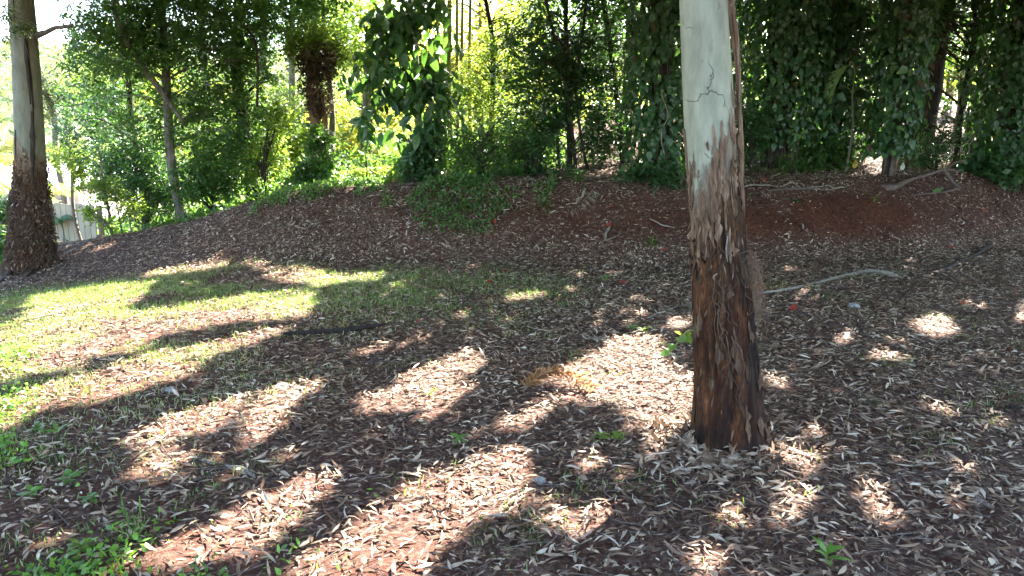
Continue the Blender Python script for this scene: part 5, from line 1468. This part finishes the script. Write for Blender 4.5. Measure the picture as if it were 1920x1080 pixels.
# rock
def rock(px, py, s, label):
    b = gp(px, py); g = Geo()
    th = np.linspace(0, 2 * math.pi, 16, endpoint=False); ph = np.linspace(0.05, math.pi - .05, 9)
    T, Pn = np.meshgrid(th, ph); d = np.stack([np.cos(T) * np.sin(Pn), np.sin(T) * np.sin(Pn), np.cos(Pn)], -1)
    rr = s * (0.7 + .7 * fbm(d[..., 0] * 1.6 + px, d[..., 1] * 1.6, d[..., 2] * 1.6, 3))
    V = (b + d * rr[..., None] * np.array([1.2, .9, .7]) + np.array([0, 0, s * .3])).reshape(-1, 3)
    i = np.arange(8)[:, None] * 16; j = np.arange(16)[None]; k = (j + 1) % 16
    g.add(V, None, np.stack([i + j + 16, i + k + 16, i + k, i + j], -1).reshape(-1, 4))
    tag(g.build('rock', M['soil_clod'], origin=b), label, 'rock')
rock(1600, 577, .045, 'small grey rock on the litter under the curled end of the palm stalk')
rock(320, 735, .03, 'small dark clod at the near edge of the sunlit grass')
rock(1012, 905, .025, 'dark clod at the edge of the lower sunlit fleck')

# red blossoms
RED = [(1845, 399, 'red fallen blossom near the right edge, highest of the red ones'), (1782, 468, 'red fallen blossom above the stick that slants up the bank'),
       (1805, 573, 'red fallen blossom on litter near the right edge, below the slanting stick'), (1487, 584, 'large red blossom beside the slim pale twig'),
       (1422, 541, 'red blossom at the thin end of the long palm stalk'), (925, 421, 'red blossom halfway up the leafy bank face'),
       (1140, 427, 'red blossom on the bare red part of the bank'), (1146, 391, 'small red petal at the top of the bare red bank, left of the gum'),
       (1244, 474, 'red blossom beside the small fern-like plant'), (918, 533, 'red blossom at the right end of the grass strip'),
       (950, 513, 'tiny red petal just below the foot of the bank'), (995, 527, 'red petal on flat litter, left of the dark tuft of grass'),
       (1168, 534, 'red blossom right of the dark green tuft of grass'), (783, 608, 'red petal on the litter beyond the end of the dark straight stick'),
       (1432, 341, 'dark red blossom on the bank top, right of the gum'), (1118, 495, 'faded red petal at the foot of the bank'),
       (1497, 352, 'red petal resting among the pale bark strips'), (843, 510, 'faded red petal at the upper edge of the grass strip')]
for px, py, lb in RED:
    b = gp(px, py) + np.array([0, 0, .02]); rt = root('red_blossom', b, lb, 'blossom', 'red blossoms fallen from the trees')
    big = .045 if 'blossom' in lb else .03
    for k in range(5 if big > .04 else 2):
        a = k * 1.3 + rng.normal() * .2
        g = Geo(); add_leaves(g, b[None], np.array([[math.cos(a), math.sin(a), rng.uniform(.1, .8)]]), rdir(1, (0, -.4, 1)), big * rng.uniform(.8, 1.2), big * .75, nst=2, bend=.3, shape=.7); g.build('petal', M['petal'], rt)
def single(px, py, L, mat, label, d=(.1, 0, 1), cat='leaf'):
    b = gp(px, py); g = Geo()
    add_leaves(g, b[None] + [[0, 0, .01]], np.array([d], float), np.array([[0, -1, .4]]), L, L * .5, nst=4, bend=.15, shape=.75)
    tag(g.build('fallen_leaf', M[mat], origin=b), label, cat)
single(1601, 318, .16, 'yellow_dead', 'single yellow leaf upright on the bank top between two vine-covered trees')
single(1690, 322, .14, 'pale_dead', 'pale cream leaf upright on the bank top, left of the dead root')
single(1748, 364, .16, 'weed', 'single bright green leaf on the bank top below the broad vine curtain', (1, 0, .5))
single(1582, 640, .08, 'pale_dead', 'curled white leaf in a small sun fleck right of the gum', (.4, .2, .5))
print('done')
